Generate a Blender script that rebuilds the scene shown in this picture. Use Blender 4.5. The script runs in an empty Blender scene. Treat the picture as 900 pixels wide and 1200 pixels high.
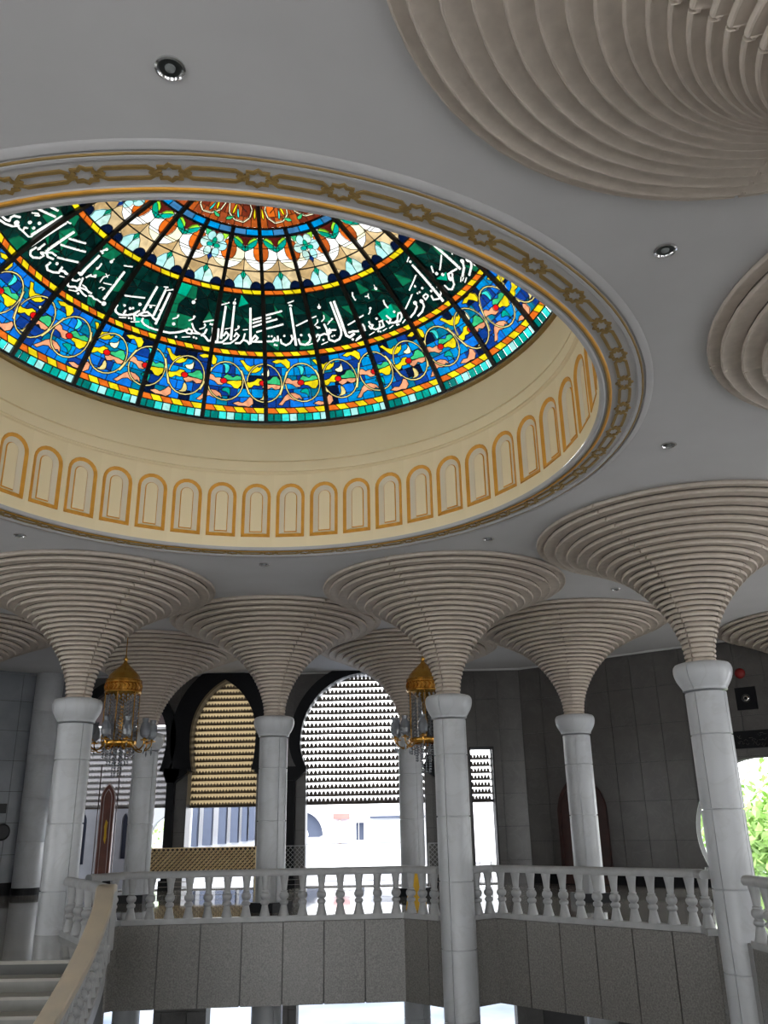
import bpy, bmesh, math, random
from math import pi, sin, cos, radians as rad, hypot, atan2, sqrt
from mathutils import Vector, Matrix
from mathutils.geometry import delaunay_2d_cdt
random.seed(7)
C = bpy.context.scene.collection
SC = bpy.context.scene
# ---------------------------------------------------------------- camera, sky, exposure
F0 = 996.446
cam_d = bpy.data.cameras.new('camera'); cam = bpy.data.objects.new('camera', cam_d); C.objects.link(cam)
p_, r_ = rad(20.238), rad(-1.122)
Fv = Vector((0, cos(p_), sin(p_))); U0 = Vector((0, -sin(p_), cos(p_))); R0 = Vector((1, 0, 0))
Rv = R0*cos(r_) + U0*sin(r_); Uv = -R0*sin(r_) + U0*cos(r_)
M3 = Matrix((Rv, Uv, -Fv)).transposed()
cam.matrix_world = Matrix.Translation((0, 0, 1.5)) @ M3.to_4x4()
cam_d.sensor_fit = 'VERTICAL'; cam_d.sensor_height = 24; cam_d.lens = 24*F0/1200
cam_d.clip_start = .05; cam_d.clip_end = 500
SC.camera = cam
W = bpy.data.worlds.new('sky'); SC.world = W; W.use_nodes = True
wb = W.node_tree.nodes['Background']; wb.inputs[0].default_value = (.97, .985, 1, 1); wb.inputs[1].default_value = 2.6
SC.view_settings.view_transform = 'Standard'; SC.view_settings.look = 'None'
SC.view_settings.exposure = 1.3; SC.view_settings.gamma = 1; SC.view_settings.use_curve_mapping = False
# ---------------------------------------------------------------- materials
MATS = {}
def nt(name, rough=.5, metal=0, spec=.5):
    m = bpy.data.materials.new(name); m.use_nodes = True
    b = m.node_tree.nodes['Principled BSDF']; b.inputs['Roughness'].default_value = rough
    b.inputs['Metallic'].default_value = metal; b.inputs['Specular IOR Level'].default_value = spec
    return m, m.node_tree, b
def mat(name, c1, c2=None, scale=3, rough=.5, metal=0, spec=.5, bump=0, detail=4, vein=None, emit=None):
    if name in MATS: return MATS[name]
    m, t, b = nt(name, rough, metal, spec)
    c2 = c2 or tuple(x*.86 for x in c1)
    tc = t.nodes.new('ShaderNodeTexCoord'); n = t.nodes.new('ShaderNodeTexNoise'); n.inputs['Scale'].default_value = scale
    n.inputs['Detail'].default_value = detail; t.links.new(tc.outputs['Object'], n.inputs['Vector'])
    r = t.nodes.new('ShaderNodeValToRGB'); r.color_ramp.elements[0].position = .32; r.color_ramp.elements[1].position = .68
    r.color_ramp.elements[0].color = (*c2, 1); r.color_ramp.elements[1].color = (*c1, 1)
    t.links.new(n.outputs['Fac'], r.inputs['Fac']); out = r.outputs['Color']
    if vein:
        n2 = t.nodes.new('ShaderNodeTexNoise'); n2.inputs['Scale'].default_value = scale*.7; n2.inputs['Detail'].default_value = 8
        n2.inputs['Distortion'].default_value = 1.6; t.links.new(tc.outputs['Object'], n2.inputs['Vector'])
        r2 = t.nodes.new('ShaderNodeValToRGB'); e = r2.color_ramp.elements
        e[0].position = .47; e[0].color = (0, 0, 0, 1); e[1].position = .53; e[1].color = (0, 0, 0, 1)
        k = e.new(.5); k.color = (1, 1, 1, 1)
        t.links.new(n2.outputs['Fac'], r2.inputs['Fac'])
        mx = t.nodes.new('ShaderNodeMix'); mx.data_type = 'RGBA'
        mm = t.nodes.new('ShaderNodeMath'); mm.operation = 'MULTIPLY'; mm.inputs[1].default_value = .5
        t.links.new(r2.outputs['Color'], mm.inputs[0]); t.links.new(mm.outputs[0], mx.inputs[0])
        t.links.new(out, mx.inputs[6]); mx.inputs[7].default_value = (*vein, 1); out = mx.outputs[2]
    t.links.new(out, b.inputs['Base Color'])
    if bump:
        bp = t.nodes.new('ShaderNodeBump'); bp.inputs['Strength'].default_value = bump; bp.inputs['Distance'].default_value = .01
        t.links.new(n.outputs['Fac'], bp.inputs['Height']); t.links.new(bp.outputs['Normal'], b.inputs['Normal'])
    if emit: b.inputs['Emission Color'].default_value = (*c1, 1); b.inputs['Emission Strength'].default_value = emit
    MATS[name] = m; return m
def glassmat(name, col, var=.35):
    """opalescent stained glass: lets the sky behind it through as diffuse coloured light"""
    if name in MATS: return MATS[name]
    m = bpy.data.materials.new(name); m.use_nodes = True; t = m.node_tree; t.nodes.clear()
    o = t.nodes.new('ShaderNodeOutputMaterial'); tr = t.nodes.new('ShaderNodeBsdfTranslucent')
    tc = t.nodes.new('ShaderNodeTexCoord'); n = t.nodes.new('ShaderNodeTexNoise'); n.inputs['Scale'].default_value = 5; n.inputs['Detail'].default_value = 3
    n.inputs['Distortion'].default_value = 1.2
    t.links.new(tc.outputs['Object'], n.inputs['Vector'])
    r = t.nodes.new('ShaderNodeValToRGB'); e = r.color_ramp.elements; e[0].position = .35; e[1].position = .65
    k = GL
    e[0].color = (*[c*k*(1-var) for c in col], 1); e[1].color = (*[min(1, c*k*(1+var*.4)) for c in col], 1)
    t.links.new(n.outputs['Fac'], r.inputs['Fac']); t.links.new(r.outputs['Color'], tr.inputs['Color'])
    g = t.nodes.new('ShaderNodeBsdfGlossy'); g.inputs['Roughness'].default_value = .25; g.inputs['Color'].default_value = (.5, .5, .5, 1)
    mx = t.nodes.new('ShaderNodeMixShader'); mx.inputs[0].default_value = .03
    t.links.new(tr.outputs[0], mx.inputs[1]); t.links.new(g.outputs[0], mx.inputs[2]); t.links.new(mx.outputs[0], o.inputs['Surface'])
    MATS[name] = m; return m
GL = .195
m_ceil = mat('ceiling_plaster', (.55, .54, .54), (.515, .505, .505), 1.2, .85, bump=.05)
m_flare = mat('cast_plaster_rings', (.60, .525, .45), (.52, .45, .385), 9, .7, bump=.25)
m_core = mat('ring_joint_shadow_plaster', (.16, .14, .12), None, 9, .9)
m_col = mat('white_marble', (.53, .545, .565), (.46, .475, .49), 1.6, .32, vein=(.43, .44, .445))
m_rail = mat('rail_marble', (.42, .425, .425), (.34, .345, .35), 5, .4)
m_coping = mat('cream_marble_coping', (.52, .44, .33), (.43, .375, .30), 3, .45)
m_granite = mat('grey_granite', (.25, .238, .222), (.125, .12, .112), 45, .3, detail=6)
m_wall = mat('dark_wall_stone', (.108, .102, .097), (.085, .080, .077), 2.5, .28, vein=(.125, .12, .115))
m_wall_left = mat('blue_grey_wall_stone', (.26, .275, .30), (.19, .205, .225), 1.5, .3)
m_joint = mat('dark_joint', (.05, .05, .05), None, 8, .8)
m_black = mat('black_granite', (.005, .0055, .008), (.003, .0035, .005), 14, .45, spec=.18)
m_blackm = mat('black_metal', (.012, .012, .014), None, 8, .45)
m_floor = mat('polished_marble_floor', (.34, .325, .29), (.28, .27, .24), 1.2, .055, spec=.8)
m_gfloor = mat('ground_marble_floor', (.55, .55, .54), (.48, .48, .47), 1.2, .2)
m_drum = mat('cream_paint', (.95, .82, .56), (.91, .78, .52), 1.3, .7)
m_drumlt = mat('pale_niche_paint', (.82, .74, .58), (.78, .70, .55), 2, .7)
m_gold = mat('gold_paint', (.85, .43, .06), (.70, .33, .04), 6, .45, metal=.25)
m_goldd = mat('dull_gold_paint', (.36, .235, .075), (.28, .18, .055), 8, .5, metal=.2)
m_brass = mat('polished_brass', (.75, .42, .09), (.6, .30, .05), 6, .22, metal=.9)
m_lead = mat('lead_came', (.006, .006, .007), None, 6, .6)
m_wood = mat('red_brown_wood', (.05, .014, .010), (.03, .008, .006), 4, .4)
m_woodlt = mat('mahogany_wood', (.20, .055, .032), (.13, .032, .018), 4, .4)
m_pink = mat('pale_pink_trim', (.62, .5, .48), None, 4, .5)
m_white = mat('white_render', (.86, .86, .88), (.8, .8, .83), 1, .8)
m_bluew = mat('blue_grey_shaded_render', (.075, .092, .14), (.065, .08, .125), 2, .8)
m_yellow = mat('yellow_plastic', (.85, .50, .01), None, 3, .4)
m_red = mat('red_enamel', (.30, .015, .015), None, 3, .4)
m_chrome = mat('chrome', (.75, .75, .75), None, 3, .15, metal=1)
m_dark = mat('dark_lamp_well', (.03, .035, .035), None, 3, .4)
m_lampg = mat('unlit_lamp_glass', (.22, .235, .235), None, 3, .2)
m_gren = mat('leaf_green', (.52, .72, .28), (.26, .46, .10), 3, .7)
m_step = mat('stair_marble', (.24, .235, .215), (.18, .175, .16), 3, .35)
m_nosing = mat('stair_nosing_marble', (.33, .31, .27), None, 3, .3)
m_outg = mat('pale_paving', (.24, .27, .32), (.07, .10, .16), .25, .6)
# ---------------------------------------------------------------- object helpers
def link(name, me, parent=None, m=None):
    o = bpy.data.objects.new(name, me); C.objects.link(o)
    if parent is not None: o.parent = parent
    if m is not None and me is not None and not me.materials: me.materials.append(m)
    return o
def mesh(name, vs, fs, m=None, smooth=False):
    me = bpy.data.meshes.new(name); me.from_pydata([tuple(v) for v in vs], [], fs); me.update()
    if m: me.materials.append(m)
    if smooth:
        me.polygons.foreach_set('use_smooth', [True]*len(me.polygons))
    return me
def tag(o, label, cat, group=None, kind=None):
    o['label'] = label; o['category'] = cat
    if group: o['group'] = group
    if kind: o['kind'] = kind
    return o
def empty(name, loc=(0, 0, 0), rz=0, label=None, cat=None, group=None):
    o = bpy.data.objects.new(name, None); o.empty_display_size = .2; C.objects.link(o); o.location = loc; o.rotation_euler = (0, 0, rz)
    if label: tag(o, label, cat, group)
    return o
def struct(o): o['kind'] = 'structure'; return o
def dup(o, parent=None, loc=None, rz=None, sc=None):
    c = o.copy(); C.objects.link(c); c.parent = parent
    if loc is not None: c.location = loc
    if rz is not None: c.rotation_euler = (0, 0, rz)
    for ch in o.children: dup(ch, c)
    return c
class MB:
    def __init__(s): s.v = []; s.f = []
    def add(s, vs, fs):
        n = len(s.v); s.v += [tuple(v) for v in vs]; s.f += [tuple(i+n for i in f) for f in fs]; return s
    def box(s, x0, x1, y0, y1, z0, z1):
        return s.add([(x0,y0,z0),(x1,y0,z0),(x1,y1,z0),(x0,y1,z0),(x0,y0,z1),(x1,y0,z1),(x1,y1,z1),(x0,y1,z1)],
                     [(0,3,2,1),(4,5,6,7),(0,1,5,4),(1,2,6,5),(2,3,7,6),(3,0,4,7)])
    def lathe(s, prof, n=24, seams=(), sd=.008, sw=.005, cx=0, cy=0, close=True):
        """prof = [(r,z)] bottom to top; seams = azimuths with a thin recessed joint"""
        az = [(2*pi*i/n, 0) for i in range(n)]
        for a in seams:
            a = a % (2*pi); e = sw/max(p[0] for p in prof); az += [(a-e*1.3, 0), (a-e, 1), (a+e, 1), (a+e*1.3, 0)]
        az.sort(); N = len(az)
        vs = [((r-(sd*k))*cos(a)+cx, (r-(sd*k))*sin(a)+cy, z) for r, z in prof for a, k in az]
        fs = [(j*N+i, j*N+(i+1) % N, (j+1)*N+(i+1) % N, (j+1)*N+i) for j in range(len(prof)-1) for i in range(N)]
        if close: fs += [tuple(range(N))[::-1], tuple((len(prof)-1)*N+i for i in range(N))]
        return s.add(vs, fs)
    def tube(s, pts, r, n=8):
        pts = [Vector(p) for p in pts]; rings = []
        for i, p in enumerate(pts):
            d = (pts[min(i+1, len(pts)-1)]-pts[max(i-1, 0)]).normalized()
            a = d.cross(Vector((0, 0, 1)));
            if a.length < .05: a = d.cross(Vector((0, 1, 0)))
            a.normalize(); b = d.cross(a)
            rr = r[i] if isinstance(r, (list, tuple)) else r
            rings.append([p+a*rr*cos(2*pi*k/n)+b*rr*sin(2*pi*k/n) for k in range(n)])
        vs = [v for g in rings for v in g]
        fs = [(j*n+k, j*n+(k+1) % n, (j+1)*n+(k+1) % n, (j+1)*n+k) for j in range(len(pts)-1) for k in range(n)]
        fs += [tuple(range(n))[::-1], tuple((len(pts)-1)*n+k for k in range(n))]
        return s.add(vs, fs)
    def prism(s, poly, mapf, d0, d1):
        """poly 2D extruded between depth d0 and d1 through mapf(x, y, d)"""
        n = len(poly)
        vs = [mapf(x, y, d0) for x, y in poly]+[mapf(x, y, d1) for x, y in poly]
        return s.add(vs, [tuple(range(n)), tuple(range(2*n-1, n-1, -1))]+[(i, n+i, n+(i+1) % n, (i+1) % n) for i in range(n)])
    def mesh(s, name, m=None, smooth=False): return mesh(name, s.v, s.f, m, smooth)
    def obj(s, name, m, parent=None, smooth=False): return link(name, s.mesh(name, m, smooth), parent)
def auto(o, ang=40):
    me = o.data; me.polygons.foreach_set('use_smooth', [True]*len(me.polygons))
    me.set_sharp_from_angle(angle=rad(ang)); return o
def area(p): return sum(p[i][0]*p[(i+1) % len(p)][1]-p[(i+1) % len(p)][0]*p[i][1] for i in range(len(p)))/2
def pip(x, y, p):
    c = False; j = len(p)-1
    for i in range(len(p)):
        xi, yi = p[i]; xj, yj = p[j]
        if (yi > y) != (yj > y) and x < (xj-xi)*(y-yi)/(yj-yi)+xi: c = not c
        j = i
    return c
def cdt(shapes, inside=None):
    """shapes [(poly,key)] bottom to top. returns verts, {shape index: [tris]} by topmost shape"""
    vs, es, bb = [], [], []
    for poly, k in shapes:
        n = len(vs); L = len(poly); vs += [Vector(p) for p in poly]; es += [(n+i, n+(i+1) % L) for i in range(L)]
        bb.append((min(p[0] for p in poly), max(p[0] for p in poly), min(p[1] for p in poly), max(p[1] for p in poly)))
    v2, e2, f2, ov, oe, of = delaunay_2d_cdt(vs, es, [], 0, 1e-5, False)
    out = {}; top = list(range(len(shapes)))[::-1]
    for f in f2:
        f = tuple(f); x = sum(v2[j][0] for j in f)/3; y = sum(v2[j][1] for j in f)/3
        if inside is not None and not inside(x, y): continue
        p, q, r = (v2[j] for j in f)
        if abs((q[0]-p[0])*(r[1]-p[1])-(q[1]-p[1])*(r[0]-p[0])) < 1e-9: continue
        for i in top:
            b_ = bb[i]
            if b_[0] < x < b_[1] and b_[2] < y < b_[3] and pip(x, y, shapes[i][0]): out.setdefault(i, []).append(f); break
    return v2, out
def piece(name, v2, tris, mapf, m, thick=None):
    """one flat piece; with thick, boundary walls go back to depth thick"""
    idx = {}; vs = []; fs = []
    def g(i):
        if i not in idx: idx[i] = len(vs); vs.append(mapf(v2[i][0], v2[i][1], 0))
        return idx[i]
    for t in tris: fs.append(tuple(g(i) for i in t))
    if thick:
        ed = set()
        for t in fs:
            for a, b in ((0, 1), (1, 2), (2, 0)): ed.add((t[a], t[b]))
        inv = {v: k for k, v in idx.items()}; bk = {}
        def h(i):
            if i not in bk: bk[i] = len(vs); q = v2[inv[i]]; vs.append(mapf(q[0], q[1], thick))
            return bk[i]
        for a, b in list(ed):
            if (b, a) not in ed: fs.append((b, a, h(a), h(b)))
    return mesh(name, vs, fs, m)

# ---------------------------------------------------------------- layout
ZC = 5.65                                   # ceiling above the gallery floor (z = 0)
DX, DY = -1.623, 8.78                       # centre of the dome
ZG = -4.5                                   # ground floor
wallA, wallB = Vector((-9.05, 24.4)), Vector((3.75, 24.4))
# --- ceiling with the round opening
n = 96
circ = [(DX+4.44*cos(2*pi*i/n), DY+4.44*sin(2*pi*i/n)) for i in range(n)]
v2, o2 = cdt([([(-14, -4), (12.5, -4), (12.5, 25.6), (-14, 25.6)], 0), (circ, 1)])
struct(link('ceiling', piece('ceiling', v2, o2[0], lambda x, y, d: (x, y, ZC+d), m_ceil, .35)))
v_, o_ = cdt([([(-14, -4), (12.5, -4), (12.5, 25.6), (-14, 25.6)], 0), (circ, 1)])
struct(link('ceiling', piece('roof_deck', v_, o_[0], lambda x, y, d: (x, y, ZC+.35), m_ceil)))
# --- gallery slab with the atrium void
void = [(-7.6, 1.2), (-7.6, 11.83), (-3.75, 11.83), (-3.75, 12.45), (-5.0, 14.5), (-5.15, 15.1), (-4.6, 15.75), (.22, 16.1), (1.0, 15.35), (1.12, 15.35),
        (1.75, 15.82), (4.48, 13.1), (4.66, 12.5), (4.5, 11.8), (4.62, 6.8), (4.9, 6.2), (4.62, 5.6), (2.7, 2.9), (2.2, 2.5), (1.6, 1.2)]
v2, o2 = cdt([([(-14, -3), (12.5, -3), (12.5, 25), (-14, 25)], 0), (void, 1)])
struct(link('floor', piece('gallery_floor', v2, o2[0], lambda x, y, d: (x, y, -d), m_floor, 0)))
struct(link('floor', piece('gallery_slab', v2, o2[0], lambda x, y, d: (x, y, -1.24+d), mat('slab_soffit', (.10, .10, .095)), 1.235)))
struct(MB().box(-14, 12.5, -3, 25, ZG-.1, ZG).obj('floor', m_gfloor))
struct(MB().box(-70, 70, 25, 160, ZG-.2, ZG-.05).obj('floor', m_outg))
# ---------------------------------------------------------------- walls of stone tiles
def arch_poly(cx, hw, hb, zs, za, z0, zj, n=14):
    """horseshoe arch outline: jambs hw, widest hb at height zs, point at za, jamb top zj"""
    H = za-zs; k = max(-.35*hb, (H*H-hb*hb)/(2*hb)); R = hb+k
    aM = math.acos(max(-1, min(1, k/R)))
    right = [(cx+hw, z0), (cx+hw, zj)] if zj > z0+1e-4 else [(cx+hw, z0)]
    a0 = -min(.85, (zs-zj)/hb*.9) if zs > zj else 0
    right += [(cx+hb*(1-.11*(1-i/5)**2), zs+(zs-zj)*sin(a0*(1-i/5))/max(1e-6, abs(sin(a0)))) for i in range(5)] if zs > zj else []
    right += [(cx-k+R*cos(aM*i/n), zs+R*sin(aM*i/n)) for i in range(n+1)]
    left = [(2*cx-x, z) for x, z in right[::-1][1:]]
    return right+left
def wall(name, A, B, z0, z1, tw, th, holes, m, mj, thick=.3, off=0, back=.3):
    """tiled wall from plan point A to B, seen side on the left-hand normal towards the room"""
    A = Vector(A); B = Vector(B); L = (B-A).length; d = (B-A)/L; nrm = Vector((d.y, -d.x))
    def mp(x, z, dep): p = A+d*x-nrm*dep; return (p.x, p.y, z)
    root = empty('wall_'+name); struct(root)
    sh = [([(0, z0), (L, z0), (L, z1), (0, z1)], 0)]+[(h, 1) for h in holes]
    v, o = cdt(sh)
    link('backing', piece('backing', v, o[0], lambda x, z, q: mp(x, z, .02+q), mj, back), root)
    nx = max(1, round(L/tw)); nz = max(1, round((z1-z0)/th)); g = .006
    for j in range(nz):
        za, zb = z0+(z1-z0)*j/nz, z0+(z1-z0)*(j+1)/nz
        if zb < -1.3 and name != 'back': continue
        for i in range(nx):
            xa, xb = L*i/nx, L*(i+1)/nx
            rect = [(xa+g, za+g), (xb-g, za+g), (xb-g, zb-g), (xa+g, zb-g)]
            cand = [h for h in holes if max(p[0] for p in h) > xa and min(p[0] for p in h) < xb and max(p[1] for p in h) > za and min(p[1] for p in h) < zb]
            dz = random.uniform(0, .004)
            if cand:
                v, o = cdt([(rect, 0)]+[(h, 1) for h in cand])
                if 0 not in o: continue
                me = piece('wall_tile', v, o[0], lambda x, z, q: mp(x, z, q-dz), m, .02)
            else:
                me = mesh('wall_tile', [mp(x, z, -dz) for x, z in rect]+[mp(x, z, .02) for x, z in rect],
                          [(0, 1, 2, 3), (0, 4, 5, 1), (1, 5, 6, 2), (2, 6, 7, 3), (3, 7, 4, 0)], m)
            link('wall_tile', me, root)
    return root, mp
X0 = wallA.x
A1 = dict(cx=-.66, hw=1.63, hb=1.80, zs=3.72, za=5.60, co=.38, bw=.28)
A2 = dict(cx=-4.58, hw=.95, hb=.93, zs=3.95, za=5.48, co=.42, bw=.52)
A3 = dict(cx=-7.42, hw=1.33, hb=1.30, zs=3.85, za=5.35, co=.17, bw=.25)
arches = [A1, A2, A3]
holes = [[(x-X0, z) for x, z in arch_poly(a['cx'], a['hw'], a['hb'], a['zs'], a['za'], .02, 3.0)] for a in arches]
holes.append([(2.25-X0, .02), (2.86-X0, .02), (2.86-X0, 3.46), (2.25-X0, 3.46)])
# ground-storey openings
for a, b in ((-8.7, -6.05), (-4.72, -2.85), (-2.45, 3.1)): holes.append([(a-X0, ZG+.02), (b-X0, ZG+.02), (b-X0, -1.5), (a-X0, -1.5)])
back, _ = wall('back', wallA, wallB, ZG, ZC, .64, .86, holes, m_wall, m_joint, back=.55)
s_arch = arch_poly(6.12, 1.58, 1.66, 1.2, 2.84, .02, .45)
dirR = Vector((.797, -.604)); RB = wallB+dirR*10.5
right, mpR = wall('right', wallB, RB, ZG, ZC, .66, .92, [s_arch, [(1.1, ZG+.02), (1.9, ZG+.02), (1.9, -1.5), (1.1, -1.5)]], m_wall, m_joint)
LA = Vector((-14, 20.25))
left, mpL = wall('left', LA, wallA, ZG, ZC, .62, .76, [], m_wall_left, m_joint)
# cornice line where wall meets ceiling, black skirting of the left wall
def strip(name, A, B, z0, z1, t, m, mp_parent=None):
    A = Vector(A); B = Vector(B); d = (B-A).normalized(); nn = Vector((d.y, -d.x))
    P = [A-nn*.02, B-nn*.02, B+nn*t, A+nn*t]
    return struct(MB().add([(p.x, p.y, z) for z in (z0, z1) for p in P], [(3, 2, 1, 0), (4, 5, 6, 7), (0, 1, 5, 4), (1, 2, 6, 5), (2, 3, 7, 6), (3, 0, 4, 7)]).obj(name, m))
strip('trim_2', wallA, wallB, ZC-.05, ZC-.001, .05, m_ceil); strip('trim_3', wallB, RB, ZC-.05, ZC-.001, .05, m_ceil); strip('trim_4', LA, wallA, ZC-.05, ZC-.001, .05, m_wall_left)
strip('baseboard_left', LA, wallA, .001, .30, .03, m_black)
strip('baseboard_right', wallB, wallB+dirR*4.7, .001, .32, .03, m_black)
# ---------------------------------------------------------------- columns with ringed flares
RZ = [(3.64, .215), (3.80, .222), (3.93, .240), (4.12, .298), (4.30, .375), (4.47, .470), (4.64, .590), (4.80, .730), (4.97, .915), (5.08, 1.07), (5.17, 1.235), (5.24, 1.37), (5.31, 1.52), (5.38, 1.68), (5.45, 1.85), (5.52, 2.03), (5.59, 2.21), (5.65, 2.24)]
def rz(z):
    for (a, ra), (b, rb) in zip(RZ, RZ[1:]):
        if z <= b: return ra+(rb-ra)*(z-a)/(b-a)
    return RZ[-1][1]
NR = 29
zz = [3.64]
for i in range(NR): zz.append(zz[-1]+(.073-.006*i/(NR-1)))
k = (ZC-3.64)/(zz[-1]-3.64); zz = [3.64+(z-3.64)*k for z in zz]
seam = [radians for radians in (rad(-118), rad(-28), rad(62), rad(152))]
ring_me = []
for i in range(NR):
    za, zb = zz[i], zz[i+1]; h = zb-za; r1 = rz(za+h*.55); r0 = rz(max(3.64, za-h*.45)) if i else r1-.03
    w = r1-r0
    prof = [(r0-.03, za+.20*h), (r0+w*.25, za+.12*h), (r1-.024, za+.08*h), (r1-.014, za-.05*h), (r1-.003, za-.02*h), (r1+.004, za+.22*h), (r1+.002, za+.50*h), (r1-.010, za+.76*h), (r1-.030, za+.95*h), (r1-.05, zb+.1*h)]
    b = MB().lathe(prof, 56, [s+random.uniform(-.006, .006)*(1+1.2/(1+3*r1)) for s in seam], .03, .006+.003*r1, close=False)
    me = b.mesh('flare_ring', m_flare); me.polygons.foreach_set('use_smooth', [True]*len(me.polygons)); me.set_sharp_from_angle(angle=rad(50))
    ring_me.append(me)
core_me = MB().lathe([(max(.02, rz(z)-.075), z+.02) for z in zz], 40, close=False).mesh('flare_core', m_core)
cap_prof = [(.20, 3.235), (.285, 3.235), (.310, 3.245), (.312, 3.275), (.325, 3.295), (.352, 3.34), (.380, 3.39), (.402, 3.45), (.412, 3.51), (.412, 3.55), (.402, 3.59), (.378, 3.62), (.33, 3.635), (.20, 3.64)]
cap_me = MB().lathe(cap_prof, 48, [rad(-118), rad(62)], .012).mesh('capital', m_col)
cap_me.polygons.foreach_set('use_smooth', [True]*len(cap_me.polygons)); cap_me.set_sharp_from_angle(angle=rad(45))
def drum(z0, z1):
    p = [(.20, z0), (.262, z0+.001), (.262, z0+.008), (.285, z0+.011), (.285, z1-.011), (.262, z1-.008), (.262, z1-.001), (.20, z1)]
    me = MB().lathe(p, 40, [rad(-118), rad(-28), rad(62), rad(152)], .02, .0045).mesh('column_drum', m_col)
    me.polygons.foreach_set('use_smooth', [True]*len(me.polygons)); me.set_sharp_from_angle(angle=rad(30)); return me
drum_z = [3.22, 2.62, 1.625, .62, -.38, -1.38, -2.38, -3.38, ZG]
drum_me = [drum(b, a) for a, b in zip(drum_z, drum_z[1:])]
drum_me[-1].name = 'column_drum_base'
pl_me = MB().box(-.31, .31, -.31, .31, .001, .17).mesh('plinth', m_black)
def column(x, y, label, rot=0, plinth=False, group=None):
    t = empty('flared_column', (x, y, ZG), rot, label, 'column', group)
    def ch(n_, me):
        o = link(n_, me, t); o.location = (0, 0, -ZG); return o
    for me in drum_me: ch('column_drum', me)
    if plinth: ch('plinth', pl_me)
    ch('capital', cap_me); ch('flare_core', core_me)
    for me in ring_me: ch('flare_ring', me)
    return t
column(-5.33, 14.83, 'large white marble column with ringed flare at left beside the stair landing, left of both chandeliers', rad(-17))
column(1.075, 15.29, 'white marble column with ringed flare in the middle, standing through the kink of the balustrade', rad(0))
column(4.60, 12.48, 'nearest tall white marble column at right, its wide ringed flare against the ceiling', rad(-22))
column(2.2, 2.65, 'huge ringed flare overhead in the top right corner of the photo', rad(20))
column(5.14, 6.2, 'ringed flare cut by the right edge of the photo, beside the dome ring', rad(0))
column(-2.34, 17.87, 'white marble column with black plinth between the two tall horseshoe arches', rad(-30), True)
column(3.98, 18.58, 'white marble column with ringed flare in front of the dark red arched door', rad(12), True)
column(-5.69, 20.6, 'far white marble column behind the left chandelier', rad(-8), True)
column(.51, 20.98, 'far white marble column in front of the bright arch, behind the right chandelier', rad(-35), True)
column(9.9, 19.2, 'ringed flare half out of the right edge above the black carved frieze', rad(15), True)
column(-9.4, 18.1, 'ringed flare cut by the left edge of the photo above the grey tiled wall', rad(0), True)
struct(MB().box(3.70, 4.4, 24.5, 25.4, ZG, ZC).obj('corner_filler_right', m_joint)); struct(MB().box(-9.7, -9.0, 24.45, 25.2, ZG, ZC).obj('corner_filler_left', m_joint))  # filler blocks added behind the wall corners so no sky shows through the gaps
# half column against the left wall
t = empty('wall_pilaster', (-9.42, 23.86, 0), 0, 'round grey-white marble pilaster with black base against the left tiled wall', 'pilaster')
for i, (a, b) in enumerate(((.17, 1.25), (1.25, 2.35), (2.35, 3.45), (3.45, 4.6), (4.6, 5.64))):
    auto(MB().lathe([(.25, a), (.355, a+.001), (.36, a+.008), (.36, b-.008), (.355, b-.001), (.25, b)], 32).obj('pilaster_drum', m_col, t))
MB().lathe([(.38, .001), (.38, .17)], 32).obj('black_base', m_black, t)

# ---------------------------------------------------------------- balustrades
bal_prof = [(.103, 0), (.103, .02), (.088, .06), (.070, .13), (.060, .175), (.078, .19), (.086, .205), (.086, .225), (.078, .24), (.056, .252), (.056, .262), (.082, .28), (.096, .31), (.096, .335), (.082, .36), (.058, .375), (.070, .383), (.070, .397), (.052, .405), (.058, .45), (.072, .55), (.086, .615), (.088, .64)]
bal_prof = [(r*.87, z) for r, z in bal_prof]
bal_me = MB().lathe(bal_prof, 14).mesh('baluster', m_rail); bal_me.polygons.foreach_set('use_smooth', [True]*len(bal_me.polygons)); bal_me.set_sharp_from_angle(angle=rad(40))
def bar(b, P, Q, hw, z0, z1, roundtop=False, dz=0):
    P = Vector(P); Q = Vector(Q); d = (Q-P).normalized(); nn = Vector((d.y, -d.x))
    sec = [(-hw, z0), (hw, z0), (hw, z1), (-hw, z1)] if not roundtop else \
          [(-hw*.8, z0), (hw*.8, z0), (hw, z0+(z1-z0)*.3), (hw*.98, z0+(z1-z0)*.6), (hw*.7, z0+(z1-z0)*.9), (hw*.3, z1), (-hw*.3, z1), (-hw*.7, z0+(z1-z0)*.9), (-hw*.98, z0+(z1-z0)*.6), (-hw, z0+(z1-z0)*.3)]
    k = len(sec); vs = [(p.x+nn.x*a, p.y+nn.y*a, z+e) for p, e in ((P, 0), (Q, dz)) for a, z in sec]
    b.add(vs, [tuple(range(k))[::-1], tuple(range(k, 2*k))]+[(i, (i+1) % k, k+(i+1) % k, k+i) for i in range(k)])
def balustrade(path, label, sp=.315, start=.16):
    x0, y0 = path[0]; t = empty('balustrade', (x0, y0, 0), 0, label, 'balustrade')
    P = [Vector((a-x0, b-y0)) for a, b in path]
    hb, bb = MB(), MB()
    for a, c in zip(P, P[1:]):
        e = (c-a).normalized()*.05
        bar(hb, a-e*(a != P[0]), c+e*(c != P[-1]), .088, .715, .83, True); bar(bb, a, c, .075, .0, .08)
    auto(hb.obj('handrail', m_rail, t)); bb.obj('base_rail', m_rail, t)
    for a, c in zip(P, P[1:]):
        L = (c-a).length; nb = max(1, round(L/sp))
        for i in range(nb):
            q = a+(c-a)*((i+.5)/nb); o = link('baluster', bal_me, t); o.location = (q.x, q.y, .08)
    return t
balustrade([(-5.0, 15.25), (-4.6, 15.86), (.24, 16.22), (.82, 15.62)], 'long white stone balustrade between the left column and the middle column')
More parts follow.
